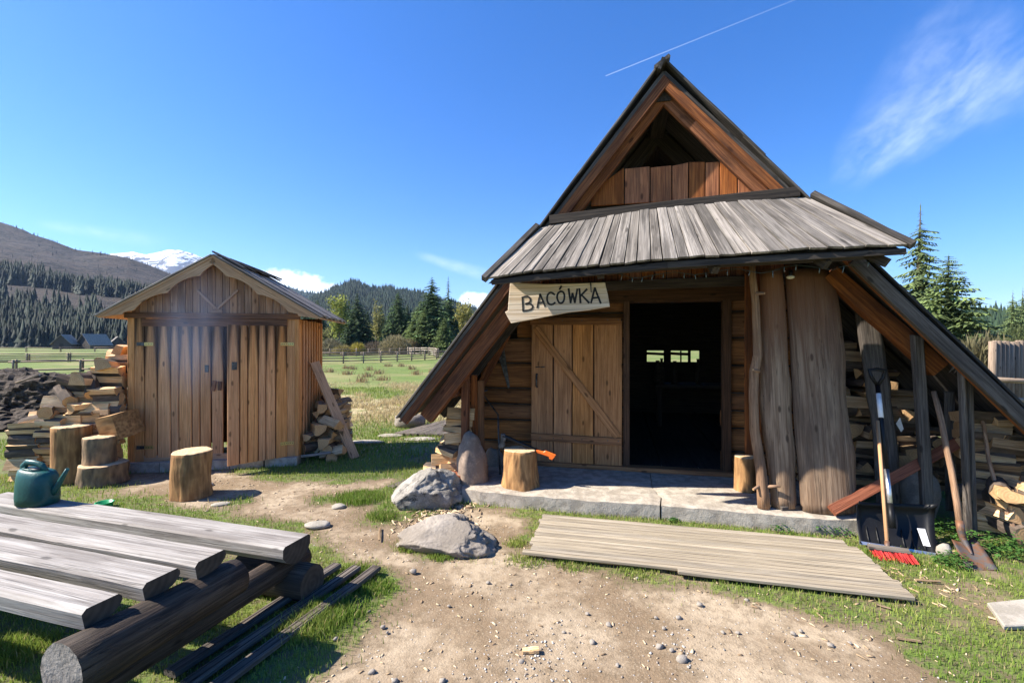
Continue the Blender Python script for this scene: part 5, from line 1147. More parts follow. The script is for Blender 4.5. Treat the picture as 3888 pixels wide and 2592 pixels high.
board('steel_edge', blade, BL+nrm*.006+UP*.008, BRp+nrm*.006+UP*.008, .022, .004, nrm, M['alu'], seg=1)
st_ = OnHut(q6(855, 1230), -1.36); tp = OnHut(q6(793, 645), -.95); mid = st_+(tp-st_)*.30
tube('shaft_socket', ss, [st_-(tp-st_)*.14, st_+(tp-st_)*.04], [.024, .022], M['black'], 10)
tube('shaft', ss, [st_, mid], .019, M['alu'], 12); tube('shaft_sleeve', ss, [mid-(tp-st_)*.04, tp], .018, M['black'], 12)
lb = st_+(tp-st_)*.82; tube('sticker', ss, [lb-(tp-st_)*.10, lb+(tp-st_)*.11], .0195, M['white'], 12)
gx_ = [OnHut(q6(*p), -.94) for p in ((793, 645), (765, 605), (752, 570), (792, 566), (828, 572), (820, 605), (796, 640))]
tube('grip', ss, gx_, .015, M['black'], 8)
lbl = lambda s, t: (BL*(1-s)+BRp*s)*(1-t)+(TLp*(1-s)+TRp*s)*t+nrm*(-.05*math.sin(math.pi*min(1, t*.9))+.010)
link('label_sticker', mesh('sticker', [lbl(.84, .16), lbl(.93, .16), lbl(.90, .52), lbl(.80, .52)], [(0, 1, 2, 3)]), blade, M['white'])
# red broom
bm_ = thing('broom', 'broom with red bristles leaning in front of the snow shovel', 'broom', HUT(1.9, -1.66, 0))
h0, h1 = OnHut(q6(840, 1412), -1.62), OnHut(q6(793, 812), -1.08)
tube('handle', bm_, [h0, h1], .0135, M['handle'], 12)
B0_, B1_ = G(*q8(1355, 632), .07), G(*q8(1618, 668), .07)
hb = board('head', bm_, B0_, B1_, .05, .022, UP+HUT.n*-.4, M['greypost'])
rr = random.Random(3); v_, f_ = [], []
for i in range(520):
    s = rr.random(); d = rr.uniform(-.022, .022); p = B0_+(B1_-B0_)*s-HUT.n*d; e = p+Vector((rr.uniform(-.008, .012)+.02, -.02-.03*rr.random()+d*-.3, -.07+rr.uniform(0, .008))); w_ = .0022; o = len(v_)
    a = rr.uniform(0, 3.14); sx, sy = math.cos(a)*w_, math.sin(a)*w_
    v_ += [p+Vector((sx, sy, 0)), p-Vector((sx, sy, 0)), e-Vector((sx, sy, 0)), e+Vector((sx, sy, 0))]; f_.append((o, o+1, o+2, o+3))
stuff(link('bristles', mesh('bristles', v_, f_), bm_, M['red']))
tube('socket', bm_, [h0-(h1-h0)*.03, h0+(h1-h0)*.04], .018, M['rust'], 10)
# spade
sd_ = thing('spade', 'old spade with a rusty blade and peeled branch handle', 'spade', HUT(2.4, -1.5, 0))
hs_ = [OnHut(q6(*p), b) for p, b in (((1190, 1335), -1.42), ((1170, 1200), -1.34), ((1145, 1050), -1.25), ((1120, 940), -1.18), ((1095, 800), -1.08), ((1060, 672), -1.0))]
tube('handle', sd_, hs_, [.024, .023, .022, .021, .021, .019], [M['branch'], M['end']], 12, .05, 2)
bc = [G(*q8(1885, 590), .10), G(*q8(2035, 572), .10), G(*q8(2185, 785), .005), G(*q8(1975, 770), .005)]
v_, f_ = [], []; n = 8
for side in (0, 1):
    for j in range(n+1):
        for i in range(n+1):
            s, t = i/n, j/n; p = (bc[0]*(1-s)+bc[1]*s)*(1-t)+(bc[3]*(1-s)+bc[2]*s)*t; p = p+UP*(-.03*math.sin(math.pi*s)*(1-.5*t)-.004*side+.006); v_.append(p)
k_ = (n+1)**2
for j in range(n):
    for i in range(n): a = j*(n+1)+i; f_.append((a, a+n+1, a+n+2, a+1)); f_.append((k_+a, k_+a+1, k_+a+n+2, k_+a+n+1))
for i in range(n):
    f_ += [(i, i+1, k_+i+1, k_+i), (n*(n+1)+i, k_+n*(n+1)+i, k_+n*(n+1)+i+1, n*(n+1)+i+1), (i*(n+1), k_+i*(n+1), k_+(i+1)*(n+1), (i+1)*(n+1)), (i*(n+1)+n, (i+1)*(n+1)+n, k_+(i+1)*(n+1)+n, k_+i*(n+1)+n)]
link('blade', mesh('spade_blade', v_, f_, True), sd_, M['rust'])
tube('socket', sd_, [hs_[0]+(hs_[1]-hs_[0])*.35, hs_[0], (bc[0]+bc[1])/2+UP*.0, (bc[0]+bc[1]+bc[2]+bc[3])/4+UP*-.008], [.027, .026, .024, .006], M['rust'], 10)
tag(tube('hazel_stick', None, [OnHut(q6(*p), b) for p, b in (((1272, 780), -.9), ((1300, 830), -.92), ((1320, 990), -1.0), ((1365, 1150), -1.08), ((1430, 1290), -1.15), ((1480, 1412), -1.2))], [.012, .013, .014, .015, .016, .017], [M['branch'], M['end']], 10, .05, 7), 'thin crooked stick leaning on the stack at the right corner', 'stick')
tag(link('paper_scrap', mesh('paper', [OnHut(q6(*p), b) for p, b in (((880, 825), -.66), ((900, 795), -.68), ((917, 850), -.67), ((905, 865), -.66))], [(0, 1, 2, 3)]), None, M['white']), 'small white paper scrap stuck in the wood store', 'paper')
# plank walkway and flagstones between the buildings
w3 = thing('plank_path', 'grey plank path in the grass beside the hut\'s left eave', 'path', (-1.5, 8.8, 0))
a0, a1, c0, c1 = G(*q4(20, 1040), .03), G(*q4(340, 955), .03), G(*q4(290, 1048), .03), G(*q4(420, 985), .03)
for k in range(8):
    f = k/7; p, q = a0+(c0-a0)*f, a1+(c1-a1)*f; board('plank', w3, p, q+(q-p)*.25, .19, .03, UP, M['greypost'], wob=.006)
for (u, v, r, l) in ((1390, 1680, .3, 'flat paving stone nearest the shed in the grass'), (1600, 1668, .28, 'flat paving stone near the hut corner in the grass'), (1480, 1655, .22, 'small flat paving stone between the two larger ones')):
    q = G(u, v); tag(link('paving_stone', blob(r, r*.45, .03, u % 13, .25, 3), None, M['flag'], rot((q.x, q.y, .008), .1)), l, 'paving stone')
q = G(*q4(75, 1002)); tag(link('field_stone', blob(.30, .22, .18, 31, .2, 3), None, M['rock2'], rot((q.x, q.y+.1, .10))), 'pale round stone in the grass left of the plank path', 'stone')
for k, (u, v, du, dv, l) in enumerate(((1090, 2120, 80, 20, 'long thin twig'), (3400, 2420, 90, 12, 'pale bark strip'), (1440, 2050, 4, -50, 'reddish wood sliver'), (3320, 2290, 60, 18, 'flat tan wood sliver'), (3480, 2200, 90, 6, 'dark flat wood strip'))):
    p, q = G(u, v, .008), G(u+du, v+dv, .010)
    if k in (0,): continue
    tag(board('wood_sliver', None, p, q, .018, .008, UP, M['split_old']), l+(' on the earth beyond the bench' if k == 2 else ' in the grass below the spade' if k == 4 else ' on the grass at the right'), 'wood scrap')

# ------------------------------------------------------------------ soil heap, fences, far huts
def at(u, v, d): return Vector(((u-CXP)/FPX*d, d, CAM_H-(v-HYP)/FPX*d))
bm = bmesh.new(); bmesh.ops.create_icosphere(bm, subdivisions=6, radius=1)
for q in bm.verts:
    c = q.co.copy(); e = Vector((c.x*2.9, c.y*1.2, c.z)); n_ = mnoise.noise(c*1.7+Vector((3, 1, 0)))*.30+mnoise.noise(e*3)*.07+mnoise.noise(e*9)*.06+mnoise.noise(e*22)*.055
    c *= 1+n_; q.co = Vector((c.x*2.9, c.y*1.2, max(c.z, -.2)*.98))
me = bpy.data.meshes.new('heap'); bm.to_mesh(me); bm.free()
tag(link('soil_heap', me, None, M['dirt_clod'], rot((-10.6, 9.9, 0), -.1)), 'heap of dark turned soil left of the firewood', 'soil heap')
tag(tube('thin_pole', None, [at(60, 1452, 9.0), at(150, 1423, 9.0)], .018, [M['fence'], M['fence_end']], 7), 'thin grey pole lying on the dark soil heap', 'pole')

def fence(label, posts, hgt, nrail, pale=False, rail_r=.05):
    root = thing('rail_fence', label, 'fence', (posts[0].x, posts[0].y, 0))
    for p in posts:
        d = (posts[1]-posts[0]).normalized(); n_ = Vector((-d.y, d.x, 0))
        for sg in (-1, 1): tube('post', root, [p+n_*.11*sg, p+n_*.11*sg+UP*hgt*rng.uniform(.95, 1.08)], .055, [M['fence'], M['fence_end']], 7)
        for k in range(nrail): tube('cross_peg', root, [p-n_*.2+UP*(hgt*(.22+.68*k/max(1, nrail-1))-.07), p+n_*.2+UP*(hgt*(.22+.68*k/max(1, nrail-1))-.07)], .035, [M['fence_end'], M['fence_end']], 6)
    for p, q in zip(posts[:-1], posts[1:]):
        d = (q-p).normalized()*.25
        for k in range(nrail):
            z = hgt*(.22+.68*k/max(1, nrail-1)); tube('rail', root, [p-d+UP*(z+rng.uniform(-.03, .03)), q+d+UP*(z+rng.uniform(-.03, .03))], [rail_r, rail_r*.8], [M['fence_end'] if pale else M['fence'], M['fence_end']], 7)
    return root
def gp(u, v): p = G(u, v); return Vector((p.x, p.y, 0))
fence('log rail fence crossing the meadow right of the shed', [gp(*p) for p in ((1130, 1381), (1215, 1380), (1304, 1379), (1380, 1377.5), (1446, 1375), (1508, 1372), (1563, 1369.5), (1613, 1366.5), (1658, 1363), (1700, 1360))], .95, 4)
fence('far log rail fence in front of the shrubs', [gp(*p) for p in ((1180, 1354), (1252, 1353), (1353, 1352), (1399, 1350.5), (1441, 1349), (1481, 1347.5), (1518, 1346.5), (1556, 1346))], 1.0, 3)
fence('pale rail fence corner below the tall spruces', [gp(*p) for p in ((1551, 1347), (1574, 1347.5), (1598, 1348), (1630, 1349), (1650, 1352), (1662, 1360))], 1.15, 4, True)
fence('log rail fence in the meadow left of the firewood', [gp(*p) for p in ((-205, 1375), (-50, 1374.5), (107, 1374), (263, 1373.5), (420, 1372), (560, 1371), (700, 1370))], .82, 4)
fence('nearest rail fence beyond the dark soil heap', [gp(*p) for p in ((-180, 1420), (56, 1417), (310, 1411), (500, 1408))], .72, 2)
fence('most distant rail fence before the dark huts', [gp(*p) for p in ((-160, 1336), (-30, 1336), (100, 1336), (230, 1336), (360, 1335), (480, 1335))], 1.05, 3)
def far_hut(label, u, v, d, wdt, wall_h, roof_h, dep, rz):
    p = at(u, v, d); p.z = 0; h = thing('far_hut', label, 'hut', p); Mx = rot(p, rz); a, b = wdt/2, dep/2
    link('wall', mesh('w', [(-a, -b, 0), (a, -b, 0), (a, b, 0), (-a, b, 0), (-a, -b, wall_h), (a, -b, wall_h), (a, b, wall_h), (-a, b, wall_h), (0, -b, wall_h+roof_h*.95), (0, b, wall_h+roof_h*.95)], [(0, 1, 5, 8, 4), (1, 2, 6, 5), (2, 3, 7, 9, 6), (3, 0, 4, 7)]), h, M['fhut'], Mx)
    e = .5; k = roof_h*(1+e/a)
    for sg in (-1, 1):
        v_ = [(0, -b-e, wall_h+roof_h), (sg*(a+e), -b-e, wall_h+roof_h-k), (sg*(a+e), b+e, wall_h+roof_h-k), (0, b+e, wall_h+roof_h)]
        v_ += [(x, y, z+.12) for x, y, z in v_]; link('roof', mesh('r', v_, [(0, 1, 2, 3), (4, 5, 6, 7), (0, 1, 5, 4), (1, 2, 6, 5), (2, 3, 7, 6)]), h, M['roof'], Mx)
    link('door', mesh('d', [(-.5, -b-.02, 0), (.5, -b-.02, 0), (.5, -b-.02, 1.8), (-.5, -b-.02, 1.8)], [(0, 1, 2, 3)]), h, M['beam_dark'], Mx)
far_hut('small dark hut with a pointed roof at the far forest edge', 250, 1320, 150, 4.6, 2.0, 2.6, 5, .35)
far_hut('wider dark hut with a broad roof beside the small far hut', 358, 1320, 155, 6.2, 1.7, 3.2, 6, -.3)
far_hut('pale roofed hut just left of the shed in the far meadow', 445, 1320, 165, 4.4, 1.8, 2.4, 5, .8)
# palisade at the right
pal = thing('palisade', 'palisade of tall round palings at the right edge', 'fence', (10., 9.5, 0))
for k in range(9):
    u = 3768+k*17; p = at(u, 1306, 9.4+.05*k); p.z = 0; tube('paling', pal, [p, p+UP*(1.64+rng.uniform(-.03, .05))], rng.uniform(.055, .075), [M['fence'], M['fence_end']], 9, .05, k)
for (z, dz, b) in ((.92, -.1, 0), (.55, -.12, 1), (.30, -.1, 2)): tube('rail', pal, [at(3730, 1306, 9.0)*1.0+UP*(z-1.6), at(4050, 1306, 9.2)+UP*(z-1.6+dz)], .05, [M['fence'], M['fence_end']], 8)

# ------------------------------------------------------------------ trees
def spruce_mesh(h, r, seed, whorls=26, per=8, sparse=0., droop=.35, tone=(.05, .085, .028), bare_top=0., cone=.78):
    rn = np.random.default_rng(seed); V, F, C = [], [], []; o = 0; tone = np.array(tone)
    for i in range(whorls):
        t = (i+.5)/whorls; z0 = h*(.05+.95*t); Rr_ = r*(1-t)**cone*rn.uniform(.82, 1.12)+.05*r
        if t > 1-bare_top: Rr_ *= .5
        n = max(4, int(per*(1-.45*t)))
        for k in range(n):
            if rn.uniform() < sparse: continue
            a = 2*np.pi*(k+rn.uniform(-.4, .4))/n+i*1.1; L_ = Rr_*rn.uniform(.65, 1.18); ca, sa = np.cos(a), np.sin(a); seg = 5; c = tone*rn.uniform(.55, 1.55)*(.75+.5*rn.uniform())
            zz = z0+rn.uniform(-.4, .4)*h/whorls
            pts = []
            for j in range(seg+1):
                s = j/seg; pts.append((ca*L_*s, sa*L_*s, zz-droop*L_*(s**1.3)+.20*L_*max(0, s-.55)))
            for j in range(seg):
                p, q = np.array(pts[j]), np.array(pts[j+1]); s = (j+.5)/seg; tw = L_*(.30*(1-s*.75)+.05)*rn.uniform(.8, 1.3)
                for sg in (-1, 1):
                    sd = np.array([-sa*sg, ca*sg, 0]); tip = p+(q-p)*rn.uniform(.9, 1.7)+sd*tw+np.array([0, 0, -tw*rn.uniform(.25, .75)])
                    V += [p, q, tip]; F.append((o, o+1, o+2)); C += [c*.8, c, c*rn.uniform(1.1, 1.7)]; o += 3
                dn = np.array([0, 0, -L_*.16*rn.uniform(.5, 1.3)*(1-s*.5)]); V += [p, q, (p+q)/2+dn]; F.append((o, o+1, o+2)); C += [c*.8, c*.8, c]; o += 3
    zt = h; V += [np.array([-.05, 0, h*.965]), np.array([.05, 0, h*.965]), np.array([0, 0, h*1.02])]; F.append((o, o+1, o+2)); C += [tone]*3
    return tri_mesh('spruce_crown', np.array(V), np.array(F), np.array(C))
M['trunk'] = bark('tree_trunk', (.16, .115, .085, 1), (.06, .045, .035, 1), 8, .5, (1, 4, 4))
M['birch'] = bark('grey_trunk', (.22, .19, .15, 1), (.10, .085, .07, 1), 8, .5, (1, 4, 4))
def trunk_mesh(h, r): return tube_mesh([(0, 0, -.1), (.02*h*.2, 0, h*.3), (0, .01*h, h*.65), (0, 0, h*.97)], [r*1.25, r, r*.6, r*.1], 8, .06)
def place_tree(name, label, crown, trunk, loc, rz, s, tm, cm, group=None):
    t = tag(link(name, None, None, None, rot(loc, rz, 0, 0, s)), label, 'tree', group)
    c = link('crown', crown, t, cm, rot(loc, rz, 0, 0, s)); k = link('trunk', trunk, t, [tm, tm] if not trunk.materials else None, rot(loc, rz, 0, 0, s)); return t
TM = trunk_mesh(14, .22)
SPR = [spruce_mesh(14, 4.7, 1, 44, 13), spruce_mesh(14, 4.2, 2, 42, 13, .05), spruce_mesh(14, 3.7, 3, 36, 12, .12, .45, bare_top=.3), spruce_mesh(14, 5.6, 4, 40, 13, .02, .3, (.09, .125, .035)), spruce_mesh(14, 4.8, 5, 44, 13, .03, .4, (.038, .066, .025))]
TG = 'spruces beyond the meadow fences'
for k, (u, v, d, var, l) in enumerate(((1356, 1110, 84, 4, 'dark broad spruce right of the yellow birch'), (1307, 1114, 96, 1, 'spruce top rising right behind the yellow birch'), (1325, 1113, 99, 2, 'thin reddish topped spruce between two darker spruces'),
        (1205, 1132, 100, 1, 'dark spruce nearest the shed roof'), (1166, 1142, 108, 4, 'small dark spruce half hidden by the shed roof'), (1182, 1150, 110, 1, 'slim spruce between two spruces by the shed roof'), (1512, 1102, 86, 0, 'single dense spruce in the middle of the meadow edge'), (1546, 1150, 92, 4, 'lower dark spruce close behind the dense middle spruce'),
        (1640, 1046, 80, 0, 'tallest broad spruce left of the hut roof'), (1597, 1138, 83, 3, 'light green spruce left of the tallest spruce'), (1702, 1046, 88, 2, 'tall thin topped spruce beside the hut roof'), (1612, 1168, 78, 3, 'low bright spruce in front of the tallest spruce'), (1688, 1200, 74, 3, 'young bright spruce before the thin topped spruce'), (1712, 1130, 92, 4, 'dark spruce body behind the thin topped spruce'), (1570, 1200, 80, 3, 'small bright spruce at the left foot of the tall group'))):
    p = at(u, v, d); h = p.z; place_tree('spruce_tree', l, SPR[var], TM, (p.x, p.y, 0), k*1.3, h/14.25, M['trunk'], M['needle'], TG)
for k, (u, v, d, l) in enumerate(((1222, 1188, 112, 'far dark spruce just right of the shed roof end'), (1268, 1190, 114, 'far dark spruce behind the yellow birch'), (1395, 1176, 112, 'far dark spruce behind the sparse yellow tree'), (1450, 1170, 110, 'far dark spruce left of the dense middle spruce'), (1478, 1186, 114, 'lower far spruce beside the dense middle spruce'), (1572, 1164, 108, 'far dark spruce right of the dense middle spruce'), (1668, 1150, 106, 'far dark spruce between the two tallest spruces'), (1738, 1160, 108, 'far dark spruce beside the hut roof edge'))):
    p = at(u, v, d); place_tree('spruce_tree', l, SPR[(4, 1)[k % 2]], TM, (p.x, p.y, 0), k*2.1, p.z/14.25, M['trunk'], M['needle'], TG)
# nearer spruces behind the hut at the right: looser, with hanging twigs
N1 = spruce_mesh(9, 2.0, 21, 40, 13, .15, .42, (.10, .135, .05), .15, .8); N2 = spruce_mesh(9, 3.4, 22, 36, 14, .10, .25, (.11, .15, .05), 0, .7); T9 = trunk_mesh(9, .13)
for (u, v, d, me_, l) in ((3495, 770, 24, N1, 'tall loose spruce rising behind the right side of the hut'), (3602, 965, 21, N2, 'broad spruce in front of the tall loose spruce'), (3846, 1098, 42, N1, 'slim spruce at the far right edge'), (3884, 1090, 44, N1, 'slim spruce cut by the right edge'), (3560, 1200, 26, N2, 'low spruce at the foot of the broad spruce'), (3700, 1270, 22, N2, 'young spruce above the palisade left end')):
    p = at(u, v, d); place_tree('spruce_tree', l, me_, T9, (p.x, p.y, 0), u, p.z/9.1, M['trunk'], M['needle'])
def leafy_mesh(h, r, seed, n, col, leaf, trunk_r=.14, low=.25):
    rn = np.random.default_rng(seed); lim = []; 
    for k in range(11):
        t = rn.uniform(low, .75); a = rn.uniform(0, 6.283); L_ = r*rn.uniform(.5, 1.0)*(1.15-t*.6); lim.append((np.array([0, 0, h*t]), np.array([np.cos(a)*L_, np.sin(a)*L_, h*min(.97, t+rn.uniform(.12, .32))])))
    lim.append((np.array([0, 0, h*.6]), np.array([0, 0, h])))
    idx_ = rn.integers(len(lim), size=n); s = rn.uniform(.25, 1.05, n); A = np.array([l[0] for l in lim])[idx_]; B = np.array([l[1] for l in lim])[idx_]
    P = A+(B-A)*s[:, None]+rn.normal(0, 1, (n, 3))*np.array([r*.17, r*.17, h*.06]); V = np.repeat(P, 3, 0)+rn.normal(0, leaf, (n*3, 3))
    c = np.array(col)*rn.uniform(.55, 1.5, (n, 1)); me_c = tri_mesh('leaf_crown', V, np.arange(n*3).reshape(-1, 3), np.repeat(c, 3, 0))
    v_, f_ = [], []; parts = []
    def tb(p, q, r0, r1):
        m_ = tube_mesh([p, q], [r0, r1], 6); o = len(v_); v_.extend([tuple(x.co) for x in m_.vertices]); f_.extend([tuple(o+i for i in pl.vertices) for pl in m_.polygons]); bpy.data.meshes.remove(m_)
    tb((0, 0, -.1), (0, 0, h*.62), trunk_r, trunk_r*.55); tb((0, 0, h*.6), (0, 0, h*.98), trunk_r*.55, .02)
    for a_, b_ in lim[:-1]: tb(tuple(a_), tuple(b_), trunk_r*.4, .015)
    return me_c, mesh('limbs', v_, f_)
for k, (u, v, d, wpx, col, n, l) in enumerate(((1288, 1134, 80, 88, (.25, .27, .06), 1900, 'yellow green leafing birch right of the shed roof'), (1427, 1155, 90, 66, (.23, .22, .075), 1300, 'sparse pale yellow tree between the two dense spruces'), (1775, 1155, 84, 110, (.27, .25, .07), 1900, 'rounded yellow tree touching the hut roof edge'), (1245, 1240, 88, 70, (.20, .20, .08), 900, 'low grey green tree beside the shed wall'), (1395, 1230, 92, 60, (.16, .17, .06), 900, 'small dull green tree between dense spruces'), (1470, 1240, 95, 60, (.15, .17, .06), 900, 'small dull tree behind the wide shrub'))):
    p = at(u, v, d); r = wpx/1752*d/2; cr, tr = leafy_mesh(p.z, r, 60+k, n, col, .17); place_tree('leafy_tree', l, cr, tr, (p.x, p.y, 0), k, 1, M['birch'], M['leaf'])
def shrub(label, u, v, d, wpx, col, n, seed):
    p = at(u, v, d); r = wpx/1752*d/2; h = max(.8, p.z); rn = np.random.default_rng(seed); root = thing('shrub', label, 'shrub', (p.x, p.y, 0))
    a = rn.uniform(0, 6.283, n); q = np.sqrt(rn.uniform(0, 1, n)); zz = rn.uniform(.02, 1, n)*h*np.sqrt(np.clip(1.05-q*q*.9, 0, 1)); P = np.stack([np.cos(a)*q*r, np.sin(a)*q*r*.7, zz], -1)
    dr = P*np.array([.35/r, .35/r, 1/h])+rn.normal(0, .25, (n, 3)); dr /= np.linalg.norm(dr, axis=1, keepdims=True)+1e-6; L_ = rn.uniform(.25, .7, (n, 1)); sd = rn.normal(0, .035, (n, 3))
    V = np.stack([P-sd, P+sd, P+dr*L_], 1).reshape(-1, 3); c = np.array(col)*rn.uniform(.5, 1.45, (n, 1))
    link('twigs', tri_mesh('twigs', V, np.arange(n*3).reshape(-1, 3), np.repeat(c, 3, 0)), root, M['leaf'], Matrix.Translation(Vector((p.x, p.y, 0))))
    tube('stem', root, [Vector((p.x, p.y, -.1)), Vector((p.x, p.y, h*.7))], [.08, .02], [M['birch'], M['birch']], 6)
for k, a in enumerate((('grey willow shrub beside the shed wall', 1256, 1288, 74, 90, (.20, .18, .11), 2600), ('yellow flowering shrub below the dark broad spruce', 1358, 1305, 72, 56, (.36, .30, .06), 1300), ('wide greyish willow shrub below the dense spruce', 1500, 1276, 72, 120, (.25, .215, .115), 3600), ('low brown shrub between the yellow and wide shrubs', 1420, 1300, 76, 90, (.14, .11, .075), 1600), ('low yellowish shrub left of the yellow flowering one', 1300, 1315, 72, 80, (.25, .21, .08), 1300), ('brownish shrub left of the tall spruce group', 1555, 1290, 76, 70, (.19, .15, .08), 1600), ('low brown shrub at the shed wall edge', 1235, 1310, 78, 60, (.15, .13, .08), 900), ('grey brush heap behind the palisade', 3740, 1310, 15, 260, (.17, .15, .075), 2600), ('green brush at the foot of the right spruces', 3690, 1260, 24, 200, (.10, .12, .04), 2200), ('olive brush along the right edge', 3900, 1230, 40, 240, (.10, .12, .045), 2200))): shrub(*a, 80+k)

# ------------------------------------------------------------------ hills and mountain
def hill(name, ridge, dfoot, mat, cols=150, rows=40, rough=.05, pw=1.25, seed=0, back=1.6):
    P = [at(*p) for p in ridge]; us = [p[0] for p in ridge]; V = np.empty((rows+8, cols+1, 3))
    u = np.linspace(us[0], us[-1], cols+1); T = np.stack([np.interp(u, us, [p[k] for p in P]) for k in range(3)], -1)
    dd = np.hypot(T[:, 0], T[:, 1]); dx, dy = T[:, 0]/dd, T[:, 1]/dd; df = dfoot*np.hypot((u-CXP)/FPX, 1); tz = T[:, 2]
    for r_ in range(rows+8):
        t = r_/(rows-1)
        if r_ < rows: ds = df+(dd-df)*t; z = -3+(tz+3)*t**pw
        else: q = (r_-rows+1)/8; ds = dd*(1+(back-1)*q); z = tz*(1-q*q)
        x, y = dx*ds, dy*ds; sc = 1/(dd.mean()*.09); nz = (fbm(x*sc+seed, y*sc, 5, seed)-.5)*tz*rough*4*min(1, t*1.5)*(1 if r_ < rows-1 else .2)
        V[r_] = np.stack([x, y, z+nz], -1)
    n = cols+1; ix = np.arange((rows+8)*n).reshape(rows+8, n); F = np.stack([ix[:-1, :-1], ix[:-1, 1:], ix[1:, 1:], ix[1:, :-1]], -1).reshape(-1, 4)
    me = mesh(name, V.reshape(-1, 3), [tuple(int(a) for a in q) for q in F], True); struct(link(name, me, None, mat)); return V
def hillmat(name, a, b, sc, c=None, st=.5):
    m = NT(name); k = m.coords('Object', rand=False); n1 = m.noise(k, sc, 8, .68); n2 = m.noise(k, sc*.18, 4, .6); col = m.mix(m.rng(n1, .4, .62), a, b)
    if c: col = m.mix(m.rng(n2, .45, .62), col, c)
    m.color(col); m.rough(.97); m.bump(n1, st, 3.); return m.m
clearcut = hillmat('felled_slope', (.008, .0075, .0065, 1), (.064, .053, .042, 1), .20, (.055, .042, .032, 1), 1.)
woodland = hillmat('wooded_slope', (.022, .036, .018, 1), (.045, .065, .028, 1), .05)
m = NT('snowy_rock'); k = m.coords('Object', rand=False); ge = m.n('NewGeometry'); sx = m.n('SeparateXYZ'); m.lk(ge.outputs['Position'], sx.inputs[0]); n1 = m.noise(k, .009, 9, .7, 1.2)
snow = m.rng(m.math('ADD', n1, m.rng(sx.outputs[2], 350, 800, -.12, .10)), .49, .54); m.color(m.mix(snow, (.07, .07, .075, 1), (.80, .82, .86, 1))); m.rough(.8); m.bump(n1, .6, 30); snowm = m.m
hill('snowy_mountain', [(100, 1090, 3600), (300, 1010, 3550), (380, 985, 3500), (430, 964, 3500), (480, 959, 3500), (505, 954, 3500), (551, 966, 3480), (600, 962, 3500), (640, 955, 3500), (665, 956, 3500), (717, 966, 3500), (792, 984, 3480), (850, 1010, 3500), (930, 1060, 3500), (1020, 1120, 3500)], 1900, snowm, 160, 50, .05, 1.3, 5)
VL = hill('felled_hill', [(-1500, 700, 700), (-700, 760, 700), (-250, 800, 700), (0, 858, 700), (86, 880, 690), (184, 909, 680), (287, 946, 670), (402, 961, 660), (488, 978, 650), (574, 1012, 640), (660, 1047, 630), (800, 1110, 600), (950, 1180, 560), (1150, 1262, 500)], 190, clearcut, 180, 60, .035, 1.05, 9)
VF = hill('blue_ridge', [(700, 1200, 1700), (850, 1120, 1700), (960, 1085, 1700), (1040, 1086, 1700), (1100, 1091, 1700), (1157, 1110, 1700), (1241, 1116, 1700), (1330, 1150, 1700), (1450, 1200, 1700)], 900, woodland, 100, 30, .03, 1.2, 13)
VC = hill('wooded_hill', [(950, 1250, 800), (1100, 1190, 830), (1200, 1128, 850), (1241, 1112, 850), (1268, 1097, 850), (1304, 1087, 850), (1330, 1078, 850), (1349, 1074, 850), (1370, 1077, 850), (1403, 1097, 850), (1440, 1097, 850), (1475, 1094, 850), (1520, 1103, 850), (1580, 1107, 850), (1610, 1116, 850), (1670, 1139, 850), (1715, 1149, 840), (1760, 1166, 830), (1900, 1200, 800), (2200, 1225, 780), (2800, 1230, 760)], 260, woodland, 170, 40, .03, 1.3, 17)
VR = hill('low_wooded_rise', [(3100, 1262, 330), (3500, 1225, 330), (3700, 1204, 330), (3888, 1200, 330), (4300, 1190, 330)], 130, woodland, 40, 16, .03, 1.2, 23)
def forest(name, label, V, n, hmin, hmax, fn, tone, seed, tiers=3, sides=5, wr=.2, cr=(0., 1.), rl=(0., 1.)):
    """small conifers rooted on a hill surface V[rows, cols, 3]"""
    rn = np.random.default_rng(seed); R_, C_ = V.shape[0]-9, V.shape[1]-1; P = []
    r_ = rn.uniform(rl[0], rl[1], n); c_ = rn.uniform(cr[0], cr[1], n); k = rn.uniform(0, 1, n) < fn(r_, c_, rn); r_, c_ = r_[k]*R_, c_[k]*C_
    i, j = r_.astype(int), c_.astype(int); fi, fj = (r_-i)[:, None], (c_-j)[:, None]
    P = (V[i, j]*(1-fi)+V[i+1, j]*fi)*(1-fj)+(V[i, j+1]*(1-fi)+V[i+1, j+1]*fi)*fj; n = len(P); h = rn.uniform(hmin, hmax, n)*(rn.uniform(.7, 1.1, n)); w_ = h*wr*rn.uniform(.75, 1.25, n)
    Vs, Fs, Cs = [], [], []; o = 0; base = np.array(tone)*rn.uniform(.55, 1.5, (n, 1))
    for t in range(tiers):
        z0 = h*(.04+.80*t/tiers); z1 = np.minimum(h, z0+h*(1.25/tiers+.18)); rr = w_*(1-t/tiers*.88)
        ring = np.empty((n, sides, 3)); 
        for s in range(sides):
            a = 2*np.pi*s/sides+rn.uniform(-.5, .5, n); q = rr*rn.uniform(.6, 1.25, n); ring[:, s] = P+np.stack([np.cos(a)*q, np.sin(a)*q, z0+rn.uniform(-.04, .04, n)*h], -1)
        tip = P+np.stack([np.zeros(n), np.zeros(n), z1], -1); blk = np.concatenate([ring, tip[:, None]], 1); Vs.append(blk.reshape(-1, 3))
        b = o+np.arange(n)*(sides+1); Fs.append(np.concatenate([np.stack([b+s, b+(s+1) % sides, b+sides], -1) for s in range(sides)], 0)); Cs.append(np.repeat(base*rn.uniform(.8, 1.25, (n, 1)), sides+1, 0)); o += n*(sides+1)
    stuff(link(name, tri_mesh(name, np.concatenate(Vs), np.concatenate(Fs), np.concatenate(Cs)), None, M['needle']), label, 'forest')
